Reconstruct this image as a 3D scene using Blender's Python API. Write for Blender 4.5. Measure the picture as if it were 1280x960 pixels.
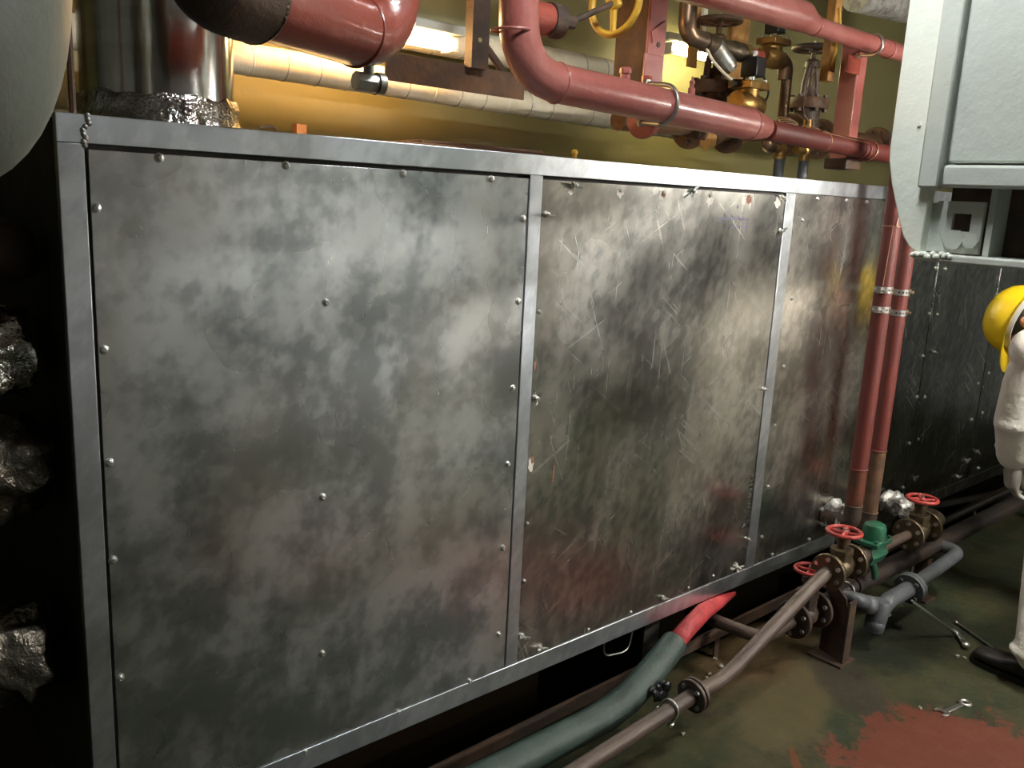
import bpy, bmesh, math, random
from mathutils import Vector, Matrix, Quaternion, noise

for o in list(bpy.data.objects):
    bpy.data.objects.remove(o, do_unlink=True)
scene = bpy.context.scene
COL = scene.collection

# ------------------------------------------------------------------ camera
cam_data = bpy.data.cameras.new('camera')
cam_data.sensor_fit = 'HORIZONTAL'
cam_data.sensor_width = 36.0
cam_data.lens = 36.0 * 1099.73 / 1280.0
cam_data.clip_start = 0.02
cam = bpy.data.objects.new('camera', cam_data)
COL.objects.link(cam)
YAW, PITCH, ROLL = 0.72511281, 0.21182868, 0.0493265
fwd = Vector((math.sin(YAW) * math.cos(PITCH), math.cos(YAW) * math.cos(PITCH), -math.sin(PITCH)))
rgt0 = Vector((math.cos(YAW), -math.sin(YAW), 0))
up0 = rgt0.cross(fwd)
rgt = rgt0 * math.cos(ROLL) + up0 * math.sin(ROLL)
upv = -rgt0 * math.sin(ROLL) + up0 * math.cos(ROLL)
cam.matrix_world = Matrix(((rgt.x, upv.x, -fwd.x, 0.0), (rgt.y, upv.y, -fwd.y, -1.6),
                           (rgt.z, upv.z, -fwd.z, 1.55), (0, 0, 0, 1)))
scene.camera = cam

# ------------------------------------------------------------------ world, exposure
world = bpy.data.worlds.new('world')
scene.world = world
world.use_nodes = True
world.node_tree.nodes['Background'].inputs[0].default_value = (0.02, 0.02, 0.02, 1)
world.node_tree.nodes['Background'].inputs[1].default_value = 0.3
vs = scene.view_settings
vs.view_transform = 'Standard'
vs.look = 'None'
vs.gamma = 1.0
vs.use_curve_mapping = False
vs.exposure = 0.15

# unseen tube lamps added to brighten duct, cabinet and worker: (x, y, z), watts, colour, length
ADDED_LAMPS = [((3.62, -3.35, 1.82), 250, (1.0, 0.98, 0.94), 1.0),
                 ((1.40, -0.80, 2.60), 56, (0.94, 0.98, 1.0), 0.6),
                 ((3.28, -1.00, 1.84), 80, (1.0, 0.95, 0.86), 0.4)]
# tube lamps on the wall behind the duct: (x0, x1, y, z, watts, colour)
WALL_LAMPS = [(1.15, 1.80, 0.80, 2.01, 14, (1.0, 0.56, 0.21)),
              (3.12, 3.62, 1.00, 2.20, 8, (1.0, 0.87, 0.46))]

# ------------------------------------------------------------------ materials
MATS = {}
def material(name, col, rough=0.5, metal=0.0, col2=None, scale=6.0, lo=0.4, hi=0.65, detail=6.0,
             stretch=(1, 1, 1), bump=0.0, bscale=60.0, bstretch=(1, 1, 1), rough2=None, coat=0.0,
             col3=None, scale3=20.0, lo3=0.6, hi3=0.7, emit=None, strength=0.0, aniso=0.0, spec=0.5):
    if name in MATS:
        return MATS[name]
    m = bpy.data.materials.new(name)
    m.use_nodes = True
    nt = m.node_tree
    N, L = nt.nodes, nt.links
    b = N['Principled BSDF']
    b.inputs['Base Color'].default_value = (*col, 1)
    b.inputs['Roughness'].default_value = rough
    b.inputs['Metallic'].default_value = metal
    b.inputs['Coat Weight'].default_value = coat
    b.inputs['Coat Roughness'].default_value = 0.15
    b.inputs['Anisotropic'].default_value = aniso
    b.inputs['Specular IOR Level'].default_value = spec
    if emit:
        b.inputs['Emission Color'].default_value = (*emit, 1)
        b.inputs['Emission Strength'].default_value = strength
    tc = N.new('ShaderNodeTexCoord')
    def nz(sc, st, det=6.0):
        mp = N.new('ShaderNodeMapping')
        mp.inputs['Scale'].default_value = st
        L.new(tc.outputs['Object'], mp.inputs['Vector'])
        n = N.new('ShaderNodeTexNoise')
        n.inputs['Scale'].default_value = sc
        n.inputs['Detail'].default_value = det
        n.inputs['Roughness'].default_value = 0.62
        L.new(mp.outputs[0], n.inputs['Vector'])
        return n
    def ramp(src, a, c):
        r = N.new('ShaderNodeMapRange')
        r.inputs['From Min'].default_value = a
        r.inputs['From Max'].default_value = c
        r.interpolation_type = 'SMOOTHSTEP'
        L.new(src, r.inputs['Value'])
        return r.outputs[0]
    def mix(fac, A, B):
        x = N.new('ShaderNodeMix')
        x.data_type = 'RGBA'
        L.new(fac, x.inputs['Factor'])
        for s, v in (('A', A), ('B', B)):
            i = [q for q in x.inputs if q.name == s and q.type == 'RGBA'][0]
            if isinstance(v, tuple):
                i.default_value = (*v, 1)
            else:
                L.new(v, i)
        return [q for q in x.outputs if q.type == 'RGBA'][0]
    cur = None
    if col2:
        n1 = nz(scale, stretch, detail)
        fac = ramp(n1.outputs['Fac'], lo, hi)
        cur = mix(fac, col, col2)
        if rough2 is not None:
            r = N.new('ShaderNodeMapRange')
            r.inputs['To Min'].default_value = rough
            r.inputs['To Max'].default_value = rough2
            L.new(fac, r.inputs['Value'])
            L.new(r.outputs[0], b.inputs['Roughness'])
    if col3:
        n3 = nz(scale3, (1, 1, 1), 8.0)
        cur = mix(ramp(n3.outputs['Fac'], lo3, hi3), cur if cur else col, col3)
    if cur:
        L.new(cur, b.inputs['Base Color'])
    if bump:
        n2 = nz(bscale, bstretch, 4.0)
        bp = N.new('ShaderNodeBump')
        bp.inputs['Strength'].default_value = 1.0
        bp.inputs['Distance'].default_value = bump
        L.new(n2.outputs['Fac'], bp.inputs['Height'])
        L.new(bp.outputs[0], b.inputs['Normal'])
    MATS[name] = m
    return m

def galvanised(name, light, dark, rough, scratch, warm=None, smear=0.0, streak=1.0, stroke=0.3):
    """zinc sheet: cloudy spangle, handling smears, long scratches, slightly wavy"""
    m = bpy.data.materials.new(name)
    m.use_nodes = True
    nt = m.node_tree
    N, L = nt.nodes, nt.links
    b = N['Principled BSDF']
    b.inputs['Metallic'].default_value = 1.0
    tc = N.new('ShaderNodeTexCoord')
    def mapped(sc, rot=(0, 0, 0)):
        mp = N.new('ShaderNodeMapping')
        mp.vector_type = 'TEXTURE'           # turn first, then stretch
        mp.inputs['Scale'].default_value = tuple(1.0 / k for k in sc)
        mp.inputs['Rotation'].default_value = rot
        L.new(tc.outputs['Object'], mp.inputs['Vector'])
        return mp.outputs[0]
    def noise_(vec, sc, det=6, ro=0.6, dist=0.0):
        n = N.new('ShaderNodeTexNoise')
        n.inputs['Scale'].default_value = sc
        n.inputs['Detail'].default_value = det
        n.inputs['Roughness'].default_value = ro
        n.inputs['Distortion'].default_value = dist
        L.new(vec, n.inputs['Vector'])
        return n.outputs['Fac']
    def rng(src, a, c, t0=0.0, t1=1.0):
        r = N.new('ShaderNodeMapRange')
        r.interpolation_type = 'SMOOTHSTEP'
        for k, v in (('From Min', a), ('From Max', c), ('To Min', t0), ('To Max', t1)):
            r.inputs[k].default_value = v
        L.new(src, r.inputs['Value'])
        return r.outputs[0]
    def math_(op, a, c):
        x = N.new('ShaderNodeMath')
        x.operation = op
        for i, v in enumerate((a, c)):
            if isinstance(v, (int, float)):
                x.inputs[i].default_value = v
            else:
                L.new(v, x.inputs[i])
        return x.outputs[0]
    def mix(fac, A, B):
        x = N.new('ShaderNodeMix')
        x.data_type = 'RGBA'
        L.new(fac, x.inputs['Factor'])
        for s, v in (('A', A), ('B', B)):
            i = [q for q in x.inputs if q.name == s and q.type == 'RGBA'][0]
            if isinstance(v, tuple):
                i.default_value = (*v, 1)
            else:
                L.new(v, i)
        return [q for q in x.outputs if q.type == 'RGBA'][0]
    big = rng(noise_(mapped((1, 1, 1)), 2.0, 3, 0.5, 0.0), 0.32, 0.68)
    mid = rng(noise_(mapped((1, 1, streak)), 7.5, 4, 0.52, 0.0), 0.32, 0.68)
    s1 = rng(noise_(mapped((1.0, 1, 4.5), (0, -0.7, 0)), 9, 5, 0.6), 0.36, 0.64)
    s2 = rng(noise_(mapped((5.0, 1, 1.0), (0, 0.15, 0)), 7, 5, 0.6), 0.36, 0.64)
    fine = rng(noise_(mapped((1, 1, 1)), 26, 2, 0.5), 0.38, 0.62)
    fac = math_('ADD', math_('ADD', math_('MULTIPLY', big, 0.32), math_('MULTIPLY', mid, 0.50 - stroke)),
                math_('ADD', math_('ADD', math_('MULTIPLY', s1, stroke * 0.5), math_('MULTIPLY', s2, stroke * 0.5)), math_('MULTIPLY', fine, 0.16)))
    fac = rng(fac, 0.24, 0.76)
    col = mix(fac, dark, light)
    if warm:
        col = mix(rng(noise_(mapped((1, 1, 0.8)), 1.7, 3, 0.5), 0.42, 0.68, 0, 0.55), col, warm)
    # scratches: very stretched noise, two diagonal directions and one vertical
    s = None
    for sc, ro, w in (((1.6, 1, 46), (0, 0.62, 0), 0.655), ((1.4, 1, 60), (0, 1.15, 0), 0.66), ((50, 1, 1.3), (0, 0.05, 0), 0.655), ((1.5, 1, 55), (0, -0.5, 0), 0.665)):
        t = rng(noise_(mapped(sc, ro), 1.7, 2, 0.5), w - 0.03, w + 0.04)
        s = t if s is None else math_('MAXIMUM', s, t)
    gate = rng(noise_(mapped((1, 1, 1)), 4.5, 3), 0.44, 0.60)
    s = math_('MULTIPLY', math_('MULTIPLY', s, gate), scratch)
    col = mix(s, col, (0.86, 0.86, 0.83))
    L.new(col, b.inputs['Base Color'])
    r0 = rng(noise_(mapped((1, 1, 1)), 4, 2, 0.5, 0.0), 0.3, 0.7, rough - 0.03, rough + 0.05)
    L.new(math_('ADD', r0, math_('MULTIPLY', s, 0.15)), b.inputs['Roughness'])
    wav = noise_(mapped((1, 1, 0.7)), 3.2, 1, 0.4)
    bp = N.new('ShaderNodeBump')
    bp.inputs['Distance'].default_value = smear
    L.new(wav, bp.inputs['Height'])
    L.new(bp.outputs[0], b.inputs['Normal'])
    MATS[name] = m
    return m

# ------------------------------------------------------------------ mesh builder
def V(*a):
    return Vector(a[0]) if len(a) == 1 else Vector(a)

def frame_of(axis):
    a = V(axis).normalized()
    t = Vector((0, 0, 1)) if abs(a.z) < 0.9 else Vector((1, 0, 0))
    u = t.cross(a).normalized()
    return u, a.cross(u).normalized(), a

def fillet(pts, rad, k=6):
    pts = [V(p) for p in pts]
    out = [pts[0]]
    for i in range(1, len(pts) - 1):
        r = rad[i - 1] if isinstance(rad, (list, tuple)) else rad
        p, a, c = pts[i], pts[i - 1], pts[i + 1]
        d0, d1 = (a - p), (c - p)
        l = min(r, d0.length * 0.49, d1.length * 0.49)
        s, e = p + d0.normalized() * l, p + d1.normalized() * l
        for j in range(k + 1):
            t = j / k
            out.append(s * (1 - t) ** 2 + p * 2 * t * (1 - t) + e * t * t)
    out.append(pts[-1])
    return out

class MB:
    def __init__(s):
        s.v, s.f, s.mi = [], [], []
    def add(s, vs_, fs_):
        o = len(s.v)
        s.v += [V(p) for p in vs_]
        s.f += [tuple(o + i for i in f) for f in fs_]
        return s
    def box(s, lo, hi, rot=None):
        lo, hi = V(lo), V(hi)
        c = (lo + hi) / 2
        p = [Vector((x, y, z)) for x in (lo.x, hi.x) for y in (lo.y, hi.y) for z in (lo.z, hi.z)]
        if rot is not None:
            p = [c + rot @ (q - c) for q in p]
        return s.add(p, [(0, 1, 3, 2), (4, 6, 7, 5), (0, 4, 5, 1), (2, 3, 7, 6), (0, 2, 6, 4), (1, 5, 7, 3)])
    def cbox(s, c, size, rot=None):
        c, h = V(c), V(size) / 2
        return s.box(c - h, c + h, rot)
    def rings(s, rs, cap=True):
        n = len(rs[0])
        vs_ = [p for r in rs for p in r]
        fs_ = []
        for i in range(len(rs) - 1):
            for j in range(n):
                a, c = i * n + j, i * n + (j + 1) % n
                fs_.append((a, c, c + n, a + n))
        if cap:
            fs_.append(tuple(range(n - 1, -1, -1)))
            fs_.append(tuple(range((len(rs) - 1) * n, len(rs) * n)))
        return s.add(vs_, fs_)
    def lathe(s, prof, o, axis=(0, 0, 1), n=24, cap=True, u=None):
        """prof: list of (radius, height along axis)"""
        uu, vv, a = frame_of(axis)
        o = V(o)
        return s.rings([[o + a * h + (uu * math.cos(2 * math.pi * j / n) + vv * math.sin(2 * math.pi * j / n)) * max(r, 1e-4)
                         for j in range(n)] for r, h in prof], cap)
    def cyl(s, p0, p1, r0, r1=None, n=20):
        p0, p1 = V(p0), V(p1)
        return s.lathe([(r0, 0), (r1 if r1 is not None else r0, (p1 - p0).length)], p0, p1 - p0, n)
    def tube(s, pts, r, n=16, flat=1.0, wob=0.0, seed=0):
        pts = [V(p) for p in pts]
        m = len(pts)
        rs = r if isinstance(r, (list, tuple)) else [r] * m
        tan = [(pts[min(i + 1, m - 1)] - pts[max(i - 1, 0)]).normalized() for i in range(m)]
        u, v, _ = frame_of(tan[0])
        out = []
        for i in range(m):
            if i:
                q = tan[i - 1].rotation_difference(tan[i])
                u = q @ u
                u = (u - tan[i] * u.dot(tan[i])).normalized()
            v = tan[i].cross(u)
            ring = []
            for j in range(n):
                a = 2 * math.pi * j / n
                d = u * math.cos(a) * flat + v * math.sin(a)
                k = 1.0
                if wob:
                    k += wob * noise.noise((pts[i] + d * rs[i]) * 34 + Vector((seed, 0, 0)))
                ring.append(pts[i] + d * rs[i] * k)
            out.append(ring)
        return s.rings(out)
    def torus(s, c, axis, R, r, n=32, m=10, flat=1.0):
        u, v, a = frame_of(axis)
        c = V(c)
        vs_, fs_ = [], []
        for i in range(n):
            t = 2 * math.pi * i / n
            d = u * math.cos(t) + v * math.sin(t)
            for j in range(m):
                p = 2 * math.pi * j / m
                vs_.append(c + d * (R + r * math.cos(p)) + a * (r * flat * math.sin(p)))
        for i in range(n):
            for j in range(m):
                fs_.append((i * m + j, ((i + 1) % n) * m + j, ((i + 1) % n) * m + (j + 1) % m, i * m + (j + 1) % m))
        return s.add(vs_, fs_)
    def arc(s, c, axis, R, r, a0, a1, start, n=18, m=8):
        """part of a ring, from the direction start, turning about axis"""
        a = V(axis).normalized()
        st = V(start).normalized()
        c = V(c)
        return s.tube([c + (Quaternion(a, a0 + (a1 - a0) * i / n) @ st) * R for i in range(n + 1)], r, m)
    def ball(s, c, r, n=18, m=10, rot=None):
        rx, ry, rz = (r, r, r) if isinstance(r, (int, float)) else r
        c = V(c)
        rs = []
        for i in range(m + 1):
            t = math.pi * i / m
            ring = []
            for j in range(n):
                p = 2 * math.pi * j / n
                q = Vector((rx * max(math.sin(t), 1e-3) * math.cos(p), ry * max(math.sin(t), 1e-3) * math.sin(p), -rz * math.cos(t)))
                ring.append(c + (rot @ q if rot is not None else q))
            rs.append(ring)
        return s.rings(rs)
    def prism(s, poly, o, u, v, w):
        """poly of (a, b) in the plane o + a u + b v, extruded by the vector w"""
        o, u, v, w = V(o), V(u), V(v), V(w)
        n = len(poly)
        p = [o + u * a + v * b for a, b in poly]
        vs_ = p + [q + w for q in p]
        fs_ = [tuple(range(n - 1, -1, -1)), tuple(range(n, 2 * n))]
        fs_ += [(i, (i + 1) % n, n + (i + 1) % n, n + i) for i in range(n)]
        return s.add(vs_, fs_)
    def limb(s, pts, rs, n=14):
        """tapering limb with round ends"""
        pts = [V(p) for p in pts]
        s.tube(pts, list(rs), n)
        for p, r in zip(pts, rs):
            s.ball(p, r, n, 8)
        return s
    def mesh(s, name, origin, angle=38):
        me = bpy.data.meshes.new(name)
        me.from_pydata([p - origin for p in s.v], [], s.f)
        bm = bmesh.new()
        bm.from_mesh(me)
        bmesh.ops.recalc_face_normals(bm, faces=bm.faces)
        bm.to_mesh(me)
        bm.free()
        for p in me.polygons:
            p.use_smooth = True
        me.set_sharp_from_angle(angle=math.radians(angle))
        return me
    def build(s, name, mat, parent=None, label=None, cat=None, group=None, kind=None, bevel=0.0, angle=38):
        xs = [p.x for p in s.v]; ys = [p.y for p in s.v]; zs = [p.z for p in s.v]
        org = Vector(((min(xs) + max(xs)) / 2, (min(ys) + max(ys)) / 2, min(zs)))
        me = s.mesh(name, org, angle)
        me.materials.append(MATS[mat] if isinstance(mat, str) else mat)
        o = bpy.data.objects.new(name, me)
        COL.objects.link(o)
        place(o, org, parent)
        if bevel:
            md = o.modifiers.new('bevel', 'BEVEL')
            md.width = bevel
            md.segments = 2
            md.limit_method = 'ANGLE'
            md.angle_limit = math.radians(40)
        return tag(o, label, cat, group, kind)

WORLD = {}
def place(o, org, parent=None):
    WORLD[o.name] = V(org)
    if parent is not None:
        o.parent = parent
        o.location = V(org) - WORLD[parent.name]
    else:
        o.location = org
def tag(o, label=None, cat=None, group=None, kind=None):
    if label: o['label'] = label
    if cat: o['category'] = cat
    if group: o['group'] = group
    if kind: o['kind'] = kind
    return o
def thing(name, loc, label, cat, group=None):
    o = bpy.data.objects.new(name, None)
    o.empty_display_size = 0.05
    COL.objects.link(o)
    place(o, loc)
    return tag(o, label, cat, group)
def instance(name, me, loc, parent, rot=None, scale=None):
    o = bpy.data.objects.new(name, me)
    COL.objects.link(o)
    place(o, loc, parent)
    if rot is not None:
        o.rotation_euler = rot
    if scale:
        o.scale = (scale, scale, scale)
    return o

# ------------------------------------------------------------------ palette
galvanised('zinc_sheet', (0.76, 0.79, 0.80), (0.36, 0.385, 0.40), 0.27, 0.05, warm=(0.62, 0.57, 0.48), smear=0.004, stroke=0.12)
galvanised('zinc_sheet_bright', (0.80, 0.76, 0.68), (0.42, 0.40, 0.37), 0.25, 0.2, smear=0.004, stroke=0.25)
galvanised('zinc_sheet_worn', (0.62, 0.60, 0.55), (0.28, 0.28, 0.265), 0.24, 0.28, warm=(0.50, 0.45, 0.37), smear=0.004, streak=0.6, stroke=0.28)
galvanised('zinc_sheet_shaded', (0.34, 0.34, 0.32), (0.14, 0.14, 0.135), 0.22, 0.35, smear=0.003, streak=0.4)  # dark reflections on the far panels put into a darker sheet colour
galvanised('zinc_frame', (0.74, 0.77, 0.80), (0.54, 0.57, 0.60), 0.34, 0.1, smear=0.001)
material('steel_bright', (0.75, 0.74, 0.70), 0.28, 1.0)
material('steel_dull', (0.42, 0.42, 0.40), 0.42, 1.0, col2=(0.30, 0.27, 0.22), scale=25)
material('stainless', (0.62, 0.60, 0.56), 0.16, 1.0, col2=(0.50, 0.47, 0.42), scale=3, stretch=(1, 1, 6), bump=0.002, bscale=9, bstretch=(1, 1, 0.15))
material('dark_steel', (0.035, 0.032, 0.028), 0.6, 0.2, col2=(0.06, 0.05, 0.04), scale=8)
material('shade_black', (0.012, 0.012, 0.012), 0.9)  # shade under and behind the duct put into a black colour
material('red_oxide_gloss', (0.246, 0.049, 0.032), 0.30, 0.0, col2=(0.319, 0.072, 0.049), scale=5, coat=0.5, bump=0.0016, bscale=45)
material('red_oxide_pink', (0.30, 0.085, 0.07), 0.33, 0.0, col2=(0.37, 0.13, 0.11), scale=6, coat=0.4, bump=0.0014, bscale=60)
material('red_primer', (0.105, 0.015, 0.009), 0.55, 0.0, col2=(0.079, 0.012, 0.008), scale=5, bump=0.0006, bscale=120)
material('red_primer_burnt', (0.120, 0.032, 0.014), 0.45, 0.0, col2=(0.040, 0.021, 0.013), scale=9, lo=0.4, hi=0.6, col3=(0.304, 0.048, 0.024), scale3=14, lo3=0.55, hi3=0.66, bump=0.002, bscale=50)
material('rust_brown', (0.072, 0.036, 0.019), 0.62, 0.15, col2=(0.128, 0.060, 0.025), scale=14, bump=0.002, bscale=80)
material('rust_dark', (0.045, 0.03, 0.022), 0.55, 0.2, col2=(0.09, 0.05, 0.03), scale=12, bump=0.0015, bscale=80)
material('pipe_brown', (0.082, 0.055, 0.041), 0.5, 0.25, col2=(0.048, 0.031, 0.024), scale=9, stretch=(0.4, 1, 1), bump=0.0008, bscale=90)
material('pipe_umber', (0.036, 0.024, 0.019), 0.45, 0.2, col2=(0.021, 0.014, 0.012), scale=8)
material('bronze_dark', (0.126, 0.093, 0.054), 0.42, 0.75, col2=(0.060, 0.045, 0.030), scale=18, bump=0.0012, bscale=70)
material('brass', (0.375, 0.225, 0.068), 0.38, 0.8, col2=(0.225, 0.128, 0.045), scale=16, bump=0.001, bscale=80)
material('copper_aged', (0.22, 0.14, 0.085), 0.36, 0.8, col2=(0.11, 0.08, 0.06), scale=10)
material('grey_pipe_paint', (0.079, 0.084, 0.089), 0.5, 0.1, col2=(0.054, 0.056, 0.059), scale=9, bump=0.001, bscale=60)
material('green_enamel', (0.014, 0.093, 0.046), 0.32, 0.0, col2=(0.019, 0.062, 0.037), scale=14, coat=0.3)
material('green_lagging', (0.029, 0.051, 0.040), 0.55, 0.0, col2=(0.018, 0.030, 0.024), scale=11, coat=0.0, bump=0.003, bscale=38, col3=(0.024, 0.028, 0.024), scale3=30, lo3=0.66, hi3=0.72)
material('red_wheel', (0.360, 0.040, 0.032), 0.42, 0.0, col2=(0.288, 0.029, 0.025), scale=20)
material('red_cloth', (0.434, 0.042, 0.042), 0.55, 0.0, col2=(0.294, 0.021, 0.025), scale=14, bump=0.004, bscale=30)
material('yellow_paint', (0.62, 0.36, 0.035), 0.42, 0.0, col2=(0.44, 0.24, 0.03), scale=18, col3=(0.10, 0.05, 0.02), scale3=14, lo3=0.62, hi3=0.68)
material('black_plastic', (0.012, 0.012, 0.013), 0.35)
material('white_mark', (0.75, 0.72, 0.66), 0.6)
material('sealant', (0.78, 0.74, 0.66), 0.6, 0.0, col2=(0.6, 0.52, 0.44), scale=60)
material('rust_spot', (0.30, 0.13, 0.08), 0.7, 0.0, col2=(0.18, 0.08, 0.05), scale=90)
material('blue_ink', (0.10, 0.11, 0.32), 0.5)
material('black_ink', (0.012, 0.012, 0.012), 0.5)
material('foil', (0.55, 0.54, 0.51), 0.19, 1.0, col2=(0.24, 0.21, 0.17), scale=12, bump=0.012, bscale=22)
material('foil_bright', (0.80, 0.79, 0.76), 0.30, 0.75, col2=(0.32, 0.30, 0.27), scale=16, lo=0.45, hi=0.6, bump=0.016, bscale=30)
material('foil_dirty', (0.22, 0.20, 0.165), 0.32, 0.8, col2=(0.09, 0.07, 0.045), scale=10, bump=0.012, bscale=24)
material('lagging_white', (0.465, 0.450, 0.405), 0.7, 0.0, col2=(0.225, 0.210, 0.188), scale=20, bump=0.006, bscale=50)
material('lagging_cream', (0.72, 0.66, 0.50), 0.55, 0.0, col2=(0.60, 0.52, 0.36), scale=5, bump=0.003, bscale=26, bstretch=(1, 0.3, 0.3))
material('cabinet_paint', (0.56, 0.59, 0.53), 0.36, 0.0, col2=(0.51, 0.54, 0.485), scale=5, coat=0.15, bump=0.002, bscale=28)
material('cabinet_paint_lit', (0.80, 0.84, 0.74), 0.4, 0.0, col2=(0.74, 0.78, 0.69), scale=4, coat=0.15, bump=0.002, bscale=30, col3=(0.33, 0.24, 0.15), scale3=7, lo3=0.72, hi3=0.8)  # stronger light on the side plate put into a paler paint
material('tank_paint', (0.20, 0.205, 0.165), 0.5, 0.0, col2=(0.15, 0.155, 0.125), scale=4, stretch=(1, 1, 0.35), col3=(0.10, 0.09, 0.06), scale3=24, lo3=0.69, hi3=0.73, bump=0.0008, bscale=70)
material('wall_paint', (0.25, 0.215, 0.088), 0.5, 0.0, col2=(0.22, 0.19, 0.075), scale=2.5, bump=0.002, bscale=14)
material('room_paint', (0.20, 0.20, 0.185), 0.6, 0.0, col2=(0.14, 0.14, 0.13), scale=1.2)
material('ceiling_paint', (0.42, 0.41, 0.36), 0.7, 0.0, col2=(0.33, 0.32, 0.28), scale=1.5)
material('machine_grey', (0.33, 0.36, 0.33), 0.45, 0.0, col2=(0.25, 0.27, 0.25), scale=3)
material('orange_tab', (0.70, 0.22, 0.04), 0.6, 0.0, col2=(0.55, 0.15, 0.03), scale=40)
material('board', (0.20, 0.10, 0.045), 0.75, 0.0, col2=(0.11, 0.055, 0.03), scale=10, stretch=(0.3, 1, 1), bump=0.003, bscale=40)
material('rusty_bar', (0.42, 0.21, 0.05), 0.6, 0.1, col2=(0.20, 0.09, 0.03), scale=16, stretch=(1, 1, 0.4), bump=0.002, bscale=60)
material('helmet_yellow', (0.86, 0.60, 0.008), 0.32, 0.0, col2=(0.80, 0.54, 0.006), scale=6, coat=0.2)
material('coverall', (0.88, 0.86, 0.80), 0.85, 0.0, col2=(0.80, 0.77, 0.70), scale=4, bump=0.012, bscale=11, col3=(0.40, 0.37, 0.32), scale3=9, lo3=0.66, hi3=0.8)
material('skin', (0.50, 0.22, 0.14), 0.5, 0.0, col2=(0.58, 0.28, 0.18), scale=14)
material('hair', (0.015, 0.012, 0.010), 0.6)
material('headband', (0.34, 0.34, 0.33), 0.6)
material('shoe_leather', (0.014, 0.013, 0.013), 0.45, 0.0, col2=(0.024, 0.022, 0.02), scale=14)
material('glove', (0.42, 0.40, 0.36), 0.9, 0.0, col2=(0.30, 0.28, 0.25), scale=18, bump=0.001, bscale=150)
material('eye_white', (0.8, 0.78, 0.74), 0.3)
material('wire_copper', (0.60, 0.38, 0.24), 0.4, 0.7)
material('debris', (0.496, 0.464, 0.368), 0.8)

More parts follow.
